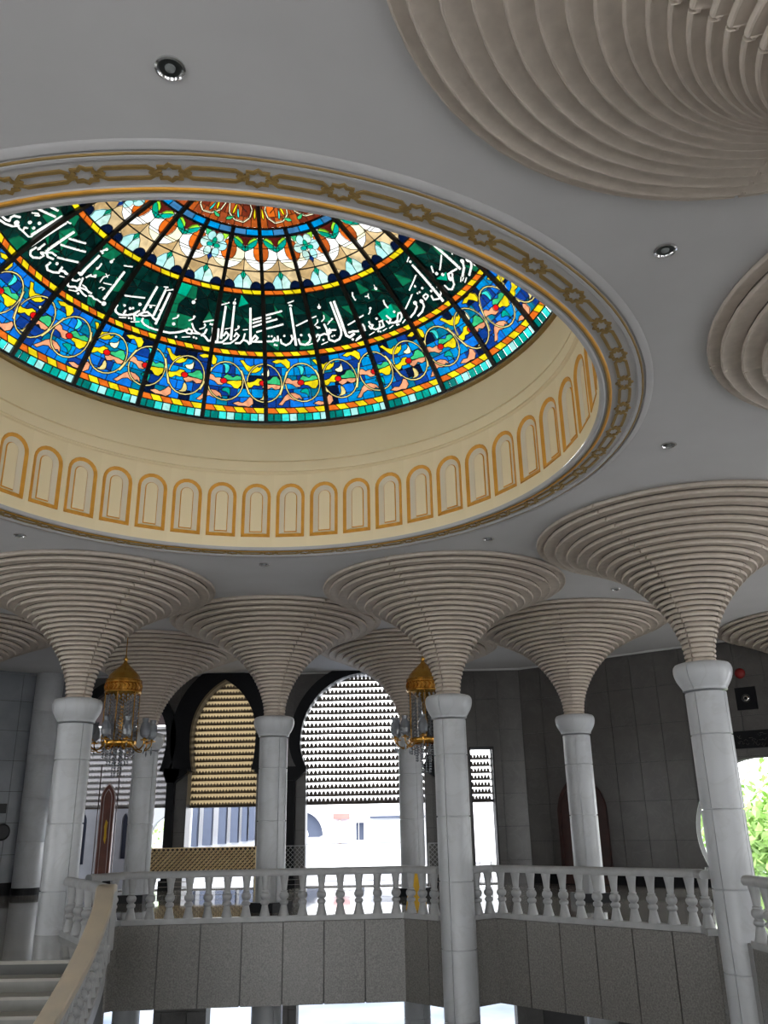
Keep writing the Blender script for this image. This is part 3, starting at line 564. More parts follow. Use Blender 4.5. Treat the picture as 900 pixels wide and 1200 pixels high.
def dome_sector(k, vis):
    # teal border tiles
    for i in range(8):
        a, b_ = U(k, i/8+.002), U(k, (i+1)/8-.002); p = [(a, 35.9), (b_, 35.9), (b_, 37.35), (a, 37.35)]
        simple('border_tile', p, teals[i], vis, bucket); outlines(p)
    # three striped bands
    for nm, v0, v1, cnt in (('stripe_tile', 37.4, 38.5, 6), ('stripe_tile', 48.45, 49.4, 6), ('stripe_tile', 60.35, 61.35, 4)):
        for i in range(cnt):
            m_ = .018; w = (1-2*m_)/cnt; sk = .035
            a = m_+w*i; c = a+w
            s0 = sk if i else 0; s1 = sk if i < cnt-1 else 0
            p = [(U(k, a+s0), v0), (U(k, c+s1), v0), (U(k, c-s1), v1), (U(k, a-s0), v1)]
            ke = (['orange', 'yellow'][i % 2]) if cnt == 6 else ('orange' if i < 2 else 'yellow')
            simple(nm, p, ke, vis, bucket); outlines(p)
    # ---- blue scroll band
    sh = []; rnd = random.Random(100+k)
    rows = [38.55, 40.4, 42.1, 43.3, 44.7, 46.4, 48.05]
    for j in range(6):
        nc = 5 if j in (0, 5) else 4
        cut = [0]+[(i+rnd.uniform(-.22, .22))/nc for i in range(1, nc)]+[1]
        for i in range(nc):
            sh.append(([(U(k, cut[i+1]), rows[j]), (U(k, cut[i]), rows[j]), (U(k, cut[i]), rows[j+1]), (U(k, cut[i+1]), rows[j+1])],
                       rnd.choice(['blue', 'blue', 'blue_mid', 'blue_mid', 'teal_blue', 'blue_deep', 'blue_deep', 'navy']), 'blue_pane'))
    q0 = -.02; sx = SW    # circle centres every 2/3 sector
    for q in range(-2, 60):
        uc = q0+(q-40)*2/3
        if not (k-.7 < uc < k+1.7): continue
        cx = TH0-SW*uc; cy = 43.3; alt = 1 if (q-40) % 2 else -1      # alt=1: pattern A
        # everything is laid out in local (x to the right, y up) where 1 = circle radius
        rx, ry = .305*SW, 3.75
        def L(pts): return [(cx-x*rx, cy+y*alt*ry) for x, y in pts]
        A = alt == 1
        sh.append((L([(.72, 1.12), (.95, 1.15), (1.15, .93), (1.4, .84), (1.65, .93), (1.9, .80), (2.1, .92), (1.98, .66), (1.7, .52), (1.35, .5), (1.12, .66), (.95, .88)]), 'yellow' if A else 'peach', 'outer_leaf'))
        sh.append((L([(.45, -1.12), (.75, -1.0), (1.0, -1.06), (1.2, -.92), (1.38, -.72), (1.55, -.82), (1.58, -1.08), (1.36, -1.27), (1.1, -1.22), (.8, -1.24)]), 'peach' if A else 'yellow', 'outer_leaf'))
        tp = [(.86, .62), (1.0, .3), (1.10, 0), (1.20, -.3), (1.34, -.62)]
        for (xa, ya), (xb, yb) in zip(tp, tp[1:]): sh.append((L([(xa-.04, ya-.01), (xa+.04, ya+.01), (xb+.04, yb+.01), (xb-.04, yb-.01)]), 'scroll', 'scroll_glass'))
        n_ = 22
        for i in range(n_):
            a0, a1 = 2*pi*i/n_, 2*pi*(i+1)/n_
            sh.append((L([(1.03*cos(a0), 1.03*sin(a0)), (1.03*cos(a1), 1.03*sin(a1)), (.945*cos(a1), .945*sin(a1)), (.945*cos(a0), .945*sin(a0))]), 'scroll', 'scroll_glass'))
        sh.append((L(drop(.05, .42, -.42, .45, .18, -1.1)), 'cyan' if A else 'scroll', 'scroll_leaf'))
        sh.append((L(drop(-.12, -.40, .36, -.46, .18, 1.1)), 'teal' if A else 'cream', 'scroll_leaf'))
        sh.append((L([(-1.0, .10), (-.88, .28), (-.72, .25), (-.58, .12), (-.35, .15), (-.1, .10), (-.02, -.05), (-.15, -.22), (-.4, -.24), (-.6, -.08), (-.85, -.02), (-1.0, -.04)]), 'peach' if A else 'yellow', 'scroll_leaf'))
        sh.append((L([(.0, .0), (.3, .04), (.6, .08), (.92, .10), (.9, -.15), (.72, -.36), (.5, -.34), (.3, -.17), (.1, -.14)]), 'yellow' if A else 'leaf_green', 'scroll_leaf'))
        sh.append((L([(-.15, .2), (.05, .36), (.25, .30), (.4, .22), (.6, .34), (.85, .30), (.93, .12), (.6, .06), (.3, .06), (.0, .04)]), 'leaf_green' if A else 'peach', 'scroll_leaf'))
        sh.append((L(circ_poly(-.1, .0, .2, .15, 8)), 'red', 'scroll_leaf'))
    lo, hi = U(k, 1), U(k, 0)
    shp = [(p, key) for p, key, nm in sh]; nms = [nm for p, key, nm in sh]
    v2, out = cdt(shp, lambda x, y: lo < x < hi and 38.55 < y < 48.05)
    # group: scroll ring quads of a circle count as one
    def grp(i): return ('s', i) if nms[i] != 'scroll_glass' else 'scroll'
    acc = {}
    for i, tr in out.items(): acc.setdefault(grp(i), []).extend(tr)
    for g, tr in acc.items():
        i = g[1] if g != 'scroll' else nms.index('scroll_glass'); me_name = nms[i]; key = shp[i][1]
        if vis: link(me_name, piece(me_name, v2, tr, lambda u, v, d: sm(u, v), gm(key)), dome)
        else:
            bb_ = bucket.setdefault((me_name, key), MB())
            for t in tr: bb_.add([sm(*v2[j]) for j in t], [(0, 1, 2)])
    cames(v2, out, lambda i: 'scroll' if nms[i] == 'scroll_glass' else None, .013)
    # ---- dark green band with the script
    sh = []; rnd = random.Random(300+k); ny, nx_ = 5, 4
    jit = {}
    for j in range(ny+1):
        for i in range(nx_+1):
            u = i/nx_+(rnd.uniform(-.09, .09) if 0 < i < nx_ else 0); v = 49.5+10.8*j/ny+(rnd.uniform(-.7, .7) if 0 < j < ny else 0)
            jit[i, j] = (U(k, u), v)
    for j in range(ny):
        for i in range(nx_):
            a, b_, c, d = jit[i+1, j], jit[i, j], jit[i, j+1], jit[i+1, j+1]
            for tri in (([a, b_, c], [a, c, d]) if rnd.random() < .5 else ([a, b_, c, d],)):
                sh.append((tri, rnd.choice(['green_black']*6+['green_dark']*7+['green', 'green', 'emerald' if rnd.random() < .45 else 'green_dark']), 'green_pane'))
    nb = len(sh)
    for (w, pts) in STK:
        if not any(lo-6 < p[0] < hi+6 for p in pts): continue
        if len(pts) == 1:
            r = w/2; c_ = cos(rad(pts[0][1])); sh.append((circ_poly(pts[0][0], pts[0][1], math.degrees(r/SR)/c_, math.degrees(r/SR), 8), 'white', 'script_glass')); continue
        for a, b_ in zip(pts, pts[1:]):
            c_ = cos(rad(a[1])); dx, dy = (b_[0]-a[0])*c_, b_[1]-a[1]; Ln = hypot(dx, dy)
            if Ln < .02: continue
            h = math.degrees(w/2/SR); ex, ey = dx/Ln*h*.55, dy/Ln*h*.55; nx2, ny2 = -dy/Ln*h, dx/Ln*h
            P4 = [(a[0]+(-ex+nx2)/c_, a[1]-ey+ny2), (a[0]+(-ex*1.6)/c_, a[1]-ey*1.6), (a[0]+(-ex-nx2)/c_, a[1]-ey-ny2), (b_[0]+(ex-nx2)/c_, b_[1]+ey-ny2), (b_[0]+(ex*1.6)/c_, b_[1]+ey*1.6), (b_[0]+(ex+nx2)/c_, b_[1]+ey+ny2)]
            sh.append((P4, 'white', 'script_glass'))
    shp = [(p, key) for p, key, nm in sh]
    v2, out = cdt(shp, lambda x, y: lo < x < hi and 49.5 < y < 60.3)
    acc = {}
    for i, tr in out.items(): acc.setdefault(i if i < nb else 'w', []).extend(tr)
    for g, tr in acc.items():
        nm, key = ('script_glass', 'white') if g == 'w' else ('green_pane', shp[g][1])
        if vis: link(nm, piece(nm, v2, tr, lambda u, v, d: sm(u, v), gm(key)), dome)
        else:
            bb_ = bucket.setdefault((nm, key), MB())
            for t in tr: bb_.add([sm(*v2[j]) for j in t], [(0, 1, 2)])
    cames(v2, out, lambda i: 'w' if i >= nb else None, .010, skip=lambda i: i >= nb)
    # ---- tan, white and leaf zone
    v0, v1 = 61.45, 71.6; sh = []
    def Lz(pts): return [(U(k, x), v0+(v1-v0)*y) for x, y in pts]
    def S(pts, key, nm='petal_pane'): sh.append((Lz(pts), key, nm))
    cream = ['cream', 'white'][k % 2]
    S([(0, 0), (.5, 0), (.5, .5), (0, .5)], 'white'); S([(.5, 0), (1, 0), (1, .5), (.5, .5)], 'white' if k % 2 else 'cream')
    S([(0, .5), (.5, .5), (.5, 1), (0, 1)], 'cream' if k % 2 else 'white'); S([(.5, .5), (1, .5), (1, 1), (.5, 1)], 'white')
    S([(0, 0), (.5, 0), (.5, .60), (.42, .51), (.28, .42), (.12, .365), (0, .35)], 'tan'); S([(.5, 0), (1, 0), (1, .35), (.88, .365), (.72, .42), (.58, .51), (.5, .60)], 'tan_light')
    S([(.0, .22), (.0, .0), (.25, .0), (.18, .14)], 'tan_light')
    S([(.22, 0), (.26, .12), (.36, .24), (.5, .32), (.5, 0)], 'ice'); S([(.5, 0), (.5, .32), (.64, .24), (.74, .12), (.78, 0)], 'petal')
    S([(.43, .26), (.5, .16), (.57, .26), (.5, .36)], 'emerald')
    S([(.02, 0)]+[(.16-.15*cos(pi*i/8), .145*sin(pi*i/8)) for i in range(9)], 'navy'); S([(.84-.15*cos(pi*i/8), .145*sin(pi*i/8)) for i in range(9)]+[(.98, 0)], 'navy')
    for cx_ in (0, 1): S(circ_poly(cx_, .71, .24, .205, 14), 'rust' if cx_ == 0 else 'orange')
    S([(.1, 1), (.2, .90), (.5, .80), (.8, .90), (.9, 1)], 'dark_red')
    S([(0, .80), (.07, .88), (.09, 1), (0, 1)], 'red_brown'); S([(1, .80), (.93, .88), (.91, 1), (1, 1)], 'red_brown')
    if k % 3 == 1:
        S([(.08, .98), (.30, .98), (.34, .84), (.16, .88)], 'leaf_green'); S([(.92, .98), (.70, .98), (.66, .84), (.84, .88)], 'lime')
        for cx_, cy_, rx_, ry_, ke in ((.24, .74, .17, .10, 'petal'), (.76, .74, .17, .10, 'ice'), (.38, .59, .11, .095, 'petal'), (.62, .59, .11, .095, 'ice'), (.37, .88, .14, .09, 'ice'), (.63, .88, .14, .09, 'petal'), (.5, .79, .075, .08, 'emerald'), (.39, .715, .10, .045, 'teal'), (.61, .715, .10, .045, 'emerald')):
            S(circ_poly(cx_, cy_, rx_, ry_, 10), ke)
        S([(.43, .50), (.5, .42), (.57, .50), (.5, .57)], 'blue_deep')
    else:
        def S2(pts, key): S([(x, .70+(y-.60)*.72) for x, y in pts], key)
        S2([(.5, .60), (.30, .68), (.14, .80), (.08, .95), (.22, .90), (.40, .80), (.5, .70)], 'emerald'); S2([(.40, .80), (.22, .90), (.08, .95), (.22, .98), (.38, .90), (.44, .80)], 'lime')
        S2([(.5, .60), (.70, .68), (.86, .80), (.92, .95), (.78, .90), (.60, .80), (.5, .70)], 'teal'); S2([(.60, .80), (.78, .90), (.92, .95), (.78, .98), (.62, .90), (.56, .80)], 'lime')
        S2([(.5, .60), (.40, .66), (.42, .78), (.5, .72)], 'teal'); S2([(.5, .60), (.60, .66), (.58, .78), (.5, .72)], 'emerald')
    # fine glazing bars inside the zone cut it again
    shp = [(p, key) for p, key, nm in sh]
    v2, out = cdt(shp, lambda x, y: lo < x < hi and v0 < y < v1)
    for i, tr in out.items():
        if vis: link('petal_pane', piece('petal_pane', v2, tr, lambda u, v, d: sm(u, v), gm(shp[i][1])), dome)
        else:
            bb_ = bucket.setdefault(('petal_pane', shp[i][1]), MB())
            for t in tr: bb_.add([sm(*v2[j]) for j in t], [(0, 1, 2)])
    cames(v2, out, lambda i: None, .010)
    for y_ in (.34, .55, .78): came_line([(U(k, i/4), v0+(v1-v0)*y_) for i in range(5)], .012 if y_ > .4 else .022)
    came_line([(U(k, .5), v0+(v1-v0)*i/4) for i in range(4)], .012)
    # ---- blue ring
    for i in range(2):
        p = [(U(k, i/2), 71.8), (U(k, (i+1)/2), 71.8), (U(k, (i+1)/2), 73.15), (U(k, i/2), 73.15)]
        simple('ring_tile', p, 'ring_blue' if (i+k) % 2 else 'blue_mid', vis, bucket); outlines(p)
def came_line(pts, w, dep=.014):
    for p, q in zip(pts, pts[1:]):
        P = Vector(sm(*p, dep)); Q = Vector(sm(*q, dep)); d = Q-P; nn = d.cross(P).normalized()*w/2
        came.add([P-nn, Q-nn, Q+nn, P+nn], [(0, 1, 2, 3)])
STK = []
for s_ in STROKES.split(';'):
    w_, ps = s_.split(':'); STK.append((int(w_)/1000*.90, [tuple(map(float, q.split())) for q in ps.split(',')]))
for k in range(-12, 12): dome_sector(k, k in VIS)
# crown zone: eight wide bays of red glass with cream scrolls and leaves
for e in range(8):
    sh = []; rnd = random.Random(900+e); k0 = -12+3*e
    vis = -7 < k0 < 5
    rows = [73.3, 75.4, 77.6, 80, 83, 87, 89.6]
    for j in range(6):
        nc = [9, 8, 6, 5, 3, 2][j]
        for i in range(nc):
            sh.append(([(U(k0, 3*(i+1)/nc), rows[j]), (U(k0, 3*i/nc), rows[j]), (U(k0, 3*i/nc), rows[j+1]), (U(k0, 3*(i+1)/nc), rows[j+1])], rnd.choice(['rust', 'sienna', 'sienna', 'red_brown', 'orange' if rnd.random() < .3 else 'rust']), 'crown_pane'))
    def Lc(pts, f): return [(U(k0, 1.5+f*x), y) for x, y in pts]
    for f in (-1, 1):
        cp_ = [(.08, 77.5), (.2, 75.6), (.5, 74.4), (.85, 74.2), (1.1, 75.2), (1.2, 76.8), (1.05, 78.4), (.8, 79.2)]
        for (xa, ya), (xb, yb) in zip(cp_, cp_[1:]):
            dx, dy = (xb-xa)*4, yb-ya; Ln = hypot(dx, dy); nx2, ny2 = -dy/Ln*.14/4, dx/Ln*.14
            sh.append((Lc([(xa+nx2, ya+ny2), (xa-nx2, ya-ny2), (xb-nx2, yb-ny2), (xb+nx2, yb+ny2)], f), 'cream', 'crown_scroll'))
        for (x, y, dx, dy, w, key) in ((.95, 76.3, -.45, 1.6, .14, 'blue_mid'), (.62, 74.9, -.1, 2.2, .10, 'cyan'), (.35, 75.5, .12, 2.6, .09, 'yellow'), (.15, 74.2, .3, .9, .12, 'leaf_green'), (1.3, 75.0, .05, 2.6, .09, 'yellow'), (.7, 78.0, .35, 1.2, .12, 'emerald'), (.3, 79.5, .5, 1.5, .14, 'leaf_green')):
            n_ = []
            for t_, h in ((0, .3), (.25, 1), (.6, .7), (1, .02)): n_.append((x+dx*t_+w*h*.6, y+dy*t_-w*h*2))
            m2 = [(x+dx*t_-w*h*.6, y+dy*t_+w*h*2) for t_, h in ((1, .02), (.6, .7), (.25, 1), (0, .3))]
            sh.append((Lc(n_+m2, f), key, 'crown_leaf'))
    shp = [(p, key) for p, key, nm in sh]; lo, hi = U(k0, 3), U(k0, 0)
    v2, out = cdt(shp, lambda x, y: lo < x < hi and y > 73.3)
    for i, tr in out.items():
        if vis: link(sh[i][2], piece(sh[i][2], v2, tr, lambda u, v, d: sm(u, v), gm(shp[i][1])), dome)
        else:
            bb_ = bucket.setdefault((sh[i][2], shp[i][1]), MB())
            for t in tr: bb_.add([sm(*v2[j]) for j in t], [(0, 1, 2)])
    cames(v2, out, lambda i: 's' if sh[i][2] == 'crown_scroll' else None, .011)
for (nm, key), b_ in bucket.items():
    o = b_.obj(nm, gm(key), dome); o['kind'] = 'stuff'
o = came.obj('lead_came', m_lead, dome); o['kind'] = 'stuff'
# black ribs and hoops carrying the glass
for k in range(NSEC):
    th = TH0-SW*k; top = 73.2 if k % 3 else 88
    b = MB(); n_ = 14; vs = []
    for i in range(n_+1):
        ph = 35.7+(top-35.7)*i/n_; w = .034 if ph < 60 else .028
        dth = math.degrees(w/(SR*cos(rad(ph)))) if ph < 86 else math.degrees(w/(SR*cos(rad(86))))
        vs += [sm(th-dth, ph, .004), sm(th+dth, ph, .004), sm(th+dth, ph, .05), sm(th-dth, ph, .05)]
    fs = [(4*i+a, 4*i+(a+1) % 4, 4*i+4+(a+1) % 4, 4*i+4+a) for i in range(n_) for a in range(4)]+[(0, 1, 2, 3), (4*n_+3, 4*n_+2, 4*n_+1, 4*n_)]
    b.add(vs, fs).obj('meridian_rib', m_blackm, dome)
for ph, w in ((35.75, .18), (37.38, .05), (38.52, .05), (48.25, .22), (49.47, .12), (60.32, .12), (61.40, .13), (71.72, .16), (73.2, .12), (88.5, 1.0)):
    auto(MB().lathe([((SR-d)*cos(rad(p)), (SR-d)*sin(rad(p))) for d, p in ((.002, ph-w), (.03, ph-w), (.03, ph+w), (.002, ph+w))], 96, close=False).obj('hoop', m_blackm, dome))
MB().lathe([(.22, SR*sin(rad(87.5))), (.001, SR-.001)], 24, close=False).obj('crown_cap', m_blackm, dome)

# ---------------------------------------------------------------- arch surrounds, screens, lattice railings in the back wall
m_screen = mat('gilded_screen_metal', (.60, .43, .20), (.48, .33, .14), 8, .5, metal=.2)
m_screend = mat('bronze_screen_metal', (.16, .13, .11), (.10, .08, .07), 8, .5, metal=.3)
names = ['black horseshoe arch surround of the large bright opening behind the middle columns', 'black pointed arch surround on slim columns around the gold screen', 'black arch surround at far left behind the left chandelier']
for a, lb in zip(arches, names):
    cx, hw, hb, zs, za = a['cx'], a['hw'], a['hb'], a['zs'], a['za']
    t = empty('arch_surround', (cx, 24.4, 0), 0, lb, 'arch')
    inn = arch_poly(0, hw-.02, hb-.02, zs, za-.02, 2.9, 3.0); bw = a['bw']; outp = arch_poly(0, hw+bw+.02, hb+bw, zs, za+bw, 3.0, 3.0)
    v2, o2 = cdt([(outp, 0), (inn, 1)], lambda x, z: z < 5.9)
    link('arch_band', piece('arch_band', v2, [q for q in o2.get(0, [])], lambda x, z, d: (x, -.22+d, min(z, 5.64)), m_black, .22), t)
    # soffit lining the full thickness of the wall
    inn2 = arch_poly(0, hw-.005, hb-.005, zs, za-.005, .0, 3.0); b = MB(); n_ = len(inn2)
    b.add([(x, -.02, z) for x, z in inn2]+[(x, .60, z) for x, z in inn2], [(i, i+1, n_+i+1, n_+i) for i in range(n_-1)]).obj('soffit', mat('grey_jamb_stone', (.10, .098, .096), (.08, .078, .076), 4, .35) , t)
    co = a['co']
    for s in (-1, 1):
        xs = s*(hw+co)
        if not (a is A3 and s == 1):
            b = MB().box(xs-.105, xs+.105, -.20, .0, .25, 2.72); b.obj('slim_column', m_black, t)
            MB().box(xs-.15, xs+.15, -.25, .0, .0, .25).obj('column_base', m_black, t)
        x1, x2 = (xs-.105, xs+.105)
        ih = hw-.03
        pol = [(hw+co-.11, 2.70), (hw+co+.11, 2.70), (hw+co+.2, 2.92), (hw+co+.2, 3.06), (ih, 3.06), (ih, 2.94)]
        pol = [(s*x, z) for x, z in pol]
        if s < 0: pol = pol[::-1]
        MB().prism(pol, lambda x, z, d: (x, d, z), -.26, 0).obj('corbel', m_black, t)
    a['root'] = t
# carved lattice let into the left soffit of the gold arch
t = arches[1]['root']
b = MB()
for i in range(60):
    rr = random.Random(i); u, v = rr.random(), rr.random(); ph = rad(118+44*u); R = 1.07; x, z = R*cos(ph)*1.0-.02, 3.95+R*sin(ph)*1.25
    an = rr.random()*pi; L = .07; dx = Vector((-sin(ph), 0, cos(ph)))*cos(an)*L+Vector((0, 1, 0))*sin(an)*L
    p = Vector((x, .06+.5*v, z)); b.tube([p-dx, p+dx], .007, 4)
o = b.obj('carved_lattice', mat('grey_carving', (.42, .38, .38)), t); o['kind'] = 'stuff'
def backing(name, col):
    m = bpy.data.materials.new(name); m.use_nodes = True; t = m.node_tree; pb = t.nodes['Principled BSDF']; out = t.nodes['Material Output']
    pb.inputs['Base Color'].default_value = (*col, 1); pb.inputs['Roughness'].default_value = .5
    tr = t.nodes.new('ShaderNodeBsdfTranslucent'); tr.inputs['Color'].default_value = (*col, 1); mx = t.nodes.new('ShaderNodeMixShader'); mx.inputs[0].default_value = .55
    t.links.new(pb.outputs[0], mx.inputs[1]); t.links.new(tr.outputs[0], mx.inputs[2]); t.links.new(mx.outputs[0], out.inputs['Surface']); return m
def screen(cx, hw, z0, z1, y, nrow, pitch, label, m, strip=.2, tooth=.62, back=None):
    t = empty('sun_screen', (cx, y, z0), 0, label, 'sun screen')
    H = (z1-z0)/nrow; b = MB(); nt_ = int(2*hw/pitch)
    b.add([(-hw, 0, 0), (hw, 0, 0), (hw, -.02, H*strip), (-hw, -.02, H*strip), (-hw, .01, 0), (hw, .01, 0), (hw, -.01, H*strip), (-hw, -.01, H*strip)], [(0, 1, 2, 3), (7, 6, 5, 4), (3, 2, 6, 7), (1, 0, 4, 5)])
    for i in range(nt_):
        x = -hw+pitch*(i+.5); w = pitch*.52
        b.add([(x-w, -.02, H*strip*.95), (x+w, -.02, H*strip*.95), (x+w*.7, -.035, H*(strip+(tooth-strip)*.55)), (x, -.04, H*tooth), (x-w*.7, -.035, H*(strip+(tooth-strip)*.55))], [(0, 1, 2, 3, 4)])
    me = b.mesh('screen_slat', m)
    if back:
        k = 5; bm_ = MB(); vs = []
        for i in range(k+1): f = i/k; vs += [(-hw, .012-.035*sin(pi*f), H*f), (hw, .012-.035*sin(pi*f), H*f)]
        bm_.add(vs, [(2*i, 2*i+1, 2*i+3, 2*i+2) for i in range(k)]); bme = bm_.mesh('slat_back', back)
    for j in range(nrow):
        o = link('screen_slat', me, t); o.location = (0, 0, H*j)
        if back: q = link('slat_back', bme, o); q.location = (0, .02, 0)
    MB().box(-hw, hw, -.03, .02, -.03, 0).obj('bottom_bar', m_screend, t)
    for x in (-hw, hw): MB().box(x-.015, x+.015, 0, .02, 0, z1-z0).obj('side_bar', m_screend, t)
    return t
screen(-.66, 1.80, 2.10, 5.62, 24.86, 19, .115, 'backlit metal sun screen of pointed slats in the large bright arch', m_screend, .24, .86)
screen(-4.58, 1.10, 2.08, 5.62, 24.86, 21, .085, 'gold metal sun screen of toothed rows in the pointed black arch', mat('dark_gold_screen', (.10, .065, .03), None, 5, .5), .20, .66, backing('gold_screen_sheet', (.36, .27, .145)))
screen(-7.42, 1.40, 2.10, 4.28, 24.86, 14, .09, 'pale sun screen behind the left chandelier, above the mahogany arched door', m_rail, .25, .6, backing('pale_screen_sheet', (.28, .27, .275)))
screen(2.555, .30, 2.08, 3.36, 24.70, 7, .09, 'narrow strip of sun screen beside the middle column', m_screend, .24, .86)
MB().box(-8.9, -6.0, 24.80, 24.83, 4.30, 5.60).obj('lit_wall_stand_in', backing('pale_pink_panel', (.25, .215, .22)))  # added panel in place of a daylit wall beyond; translucent so daylight brightens it
o = bpy.data.objects['lit_wall_stand_in']; tag(o, 'translucent pale pink panel standing in for the daylit wall beyond the far left arch', 'panel')
fr = empty('window_frame', (2.555, 24.42, 0), 0, 'black frame of the narrow opening right of the middle column', 'window frame')
for x in (-.335, .315): MB().box(x, x+.035, -.05, .3, 0, 3.5).obj('frame_bar', m_blackm, fr)
MB().box(-.335, .35, -.05, .3, 3.46, 3.5).obj('frame_bar', m_blackm, fr)
def lattice(x0, x1, y, m, label, step=.12, r=.010, gold=True):
    t = empty('lattice_railing', ((x0+x1)/2, y, 0), 0, label, 'railing'); hw = (x1-x0)/2; z0, z1 = .36, 1.04
    b = MB(); nx = int(2*hw/step)
    for i in range(-8, nx+1):
        for s in (1, -1):
            xa = -hw+i*step; za, zb = z0, z1; xb = xa+(z1-z0)
            if s < 0: xa, xb = xb, xa
            # clip to panel
            def cl(xa, za, xb, zb):
                if xa > xb: xa, za, xb, zb = xb, zb, xa, za
                if xb <= -hw or xa >= hw: return None
                if xa < -hw: f = (-hw-xa)/(xb-xa); xa, za = -hw, za+(zb-za)*f
                if xb > hw: f = (hw-xa)/(xb-xa); xb, zb = hw, za+(zb-za)*f
                return xa, za, xb, zb
            c = cl(xa, za, xb, zb)
            if c: b.tube([(c[0], 0, c[1]), (c[2], 0, c[3])], r, 4)
    if gold:
        nz = int((z1-z0)/(step/2))
        for j in range(1, nz):
            for i in range(int(2*hw/step)):
                x = -hw+step*(i+.5*(j % 2)+.25); z = z0+step/2*j
                b.add([(x-.036, -.012, z), (x, -.012, z-.034), (x+.036, -.012, z), (x, -.012, z+.034), (x, -.035, z)], [(0, 1, 4), (1, 2, 4), (2, 3, 4), (3, 0, 4)])
    o = b.obj('lattice_infill', m, t); o['kind'] = 'stuff'
    if gold: MB().box(-hw, hw, .012, .02, z0, z1).obj('infill_panel', mat('bronze_panel', (.06, .035, .02), None, 4, .4, metal=.3), t)
    for z in (z0, z1): MB().box(-hw, hw, -.015, .015, z-.012, z+.012).obj('rail', m, t)
    for x in (-hw, hw): MB().box(x-.015, x+.015, -.015, .015, .0, z1).obj('post', m, t)
    for z in (.10, .22): MB().tube([(-hw, 0, z), (hw, 0, z)], .008, 6).obj('rail', m_chrome, t)
lattice(-6.45, -3.55, 24.10, mat('gilt_lattice', (1, .82, .50), (.85, .65, .36), 8, .3, metal=.3), 'gold lattice railing below the gold sun screen')
lattice(-2.80, -2.26, 24.10, m_rail, 'short silvery lattice railing panel at the left jamb of the large bright arch', .12, .006, False)
lattice(1.0, 1.36, 24.10, m_rail, 'short silvery lattice railing panel just left of the middle column', .12, .006, False)
t = empty('terrace_railing', (-.66, 24.95, 0), 0, 'thin grey railing across the bright arch opening', 'railing')
for z in (1.06, .12, .28, .42): MB().tube([(-1.62, 0, z), (1.62, 0, z)], .010, 6).obj('rail', m_bluew, t)
for x in (.2, 1.3): MB().box(x-.02, x+.02, -.02, .02, 0, .45).obj('post', m_bluew, t)
t = empty('terrace_rail_gate', (2.56, 24.9, 0), 0, 'small black loop railing in the narrow opening', 'railing')
MB().tube([(-.15, 0, 0), (-.15, 0, .62), (.15, 0, .62), (.15, 0, 0)], .012, 6).obj('rail', m_blackm, t); MB().tube([(-.29, 0, .5), (-.15, 0, .5)], .010, 6).obj('rail', m_blackm, t); MB().tube([(.15, 0, .5), (.29, 0, .5)], .010, 6).obj('rail', m_blackm, t)
# tall red arched door seen through the far left arch, in a white wall with two narrow slots
def par(x, hw, z0, zs, za, n=10):
    H = za-zs; k = (H*H-hw*hw)/(2*hw); R = hw+k; aM = math.acos(k/R)
    r = [(x+hw, z0)]+[(x-k+R*cos(aM*i/n), zs+R*sin(aM*i/n)) for i in range(n+1)]
    return r+[(2*x-p, z) for p, z in r[::-1][1:]]
b = MB(); t = empty('terrace_wall', (-7.8, 25.9, 0), 0, 'white rendered wall with two dark slots beyond the far left arch', 'wall')
sl = [par(-.98, .085, .62, 1.75, 1.98, 6), par(.20, .085, .75, 1.75, 1.98, 6)]
v2, o2 = cdt([([(-1.8, -.05), (.72, -.05), (.72, 2.2), (-1.8, 2.2)], 0)]+[(s, 1) for s in sl])
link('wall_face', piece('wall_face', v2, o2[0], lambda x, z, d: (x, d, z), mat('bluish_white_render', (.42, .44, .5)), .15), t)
for s in sl:
    c = (s[0][0]+s[-1][0])/2; MB().prism(s, lambda x, z, d: (x, d, z), .12, .14).obj('slot_back', m_bluew, t)
t = empty('arched_door', (-7.60, 24.18, .0), 0, 'tall narrow mahogany arched door with pink frame and gold emblem, seen under the left chandelier', 'door')
MB().prism(par(0, .22, .30, 2.30, 2.68), lambda x, z, d: (x, d, z), 0, .06).obj('door_leaf', m_woodlt, t)
for w, m_ in ((.23, m_pink), (.13, m_pink)):
    o_ = par(0, w, .29, 2.30, 2.38+w*1.45); i_ = par(0, w-.018, .29, 2.30, 2.36+w*1.4); b = MB(); n_ = len(o_)
    b.add([(x, -.02, z) for x, z in o_]+[(x, -.02, z) for x, z in i_]+[(x, .05, z) for x, z in o_], [(i, i+1, n_+i+1, n_+i) for i in range(n_-1)]+[(i, i+1, 2*n_+i+1, 2*n_+i) for i in range(n_-1)]).obj('moulding', m_, t)
MB().prism([(-.03, 1.28), (.02, 1.18), (.05, 1.35), (.04, 1.55), (.055, 1.72), (.0, 1.78), (-.04, 1.62), (-.02, 1.45)], lambda x, z, d: (x, d, z), -.03, 0).obj('gold_emblem', m_yellow, t)
MB().box(-.36, .36, -.05, .12, 0, .29).obj('plinth', m_black, t)
for x in (-.30, .30): MB().box(x-.012, x+.012, -.02, .02, .29, 3.2).obj('frame_post', m_wood, t)
t.scale = (.84, 1, 1)
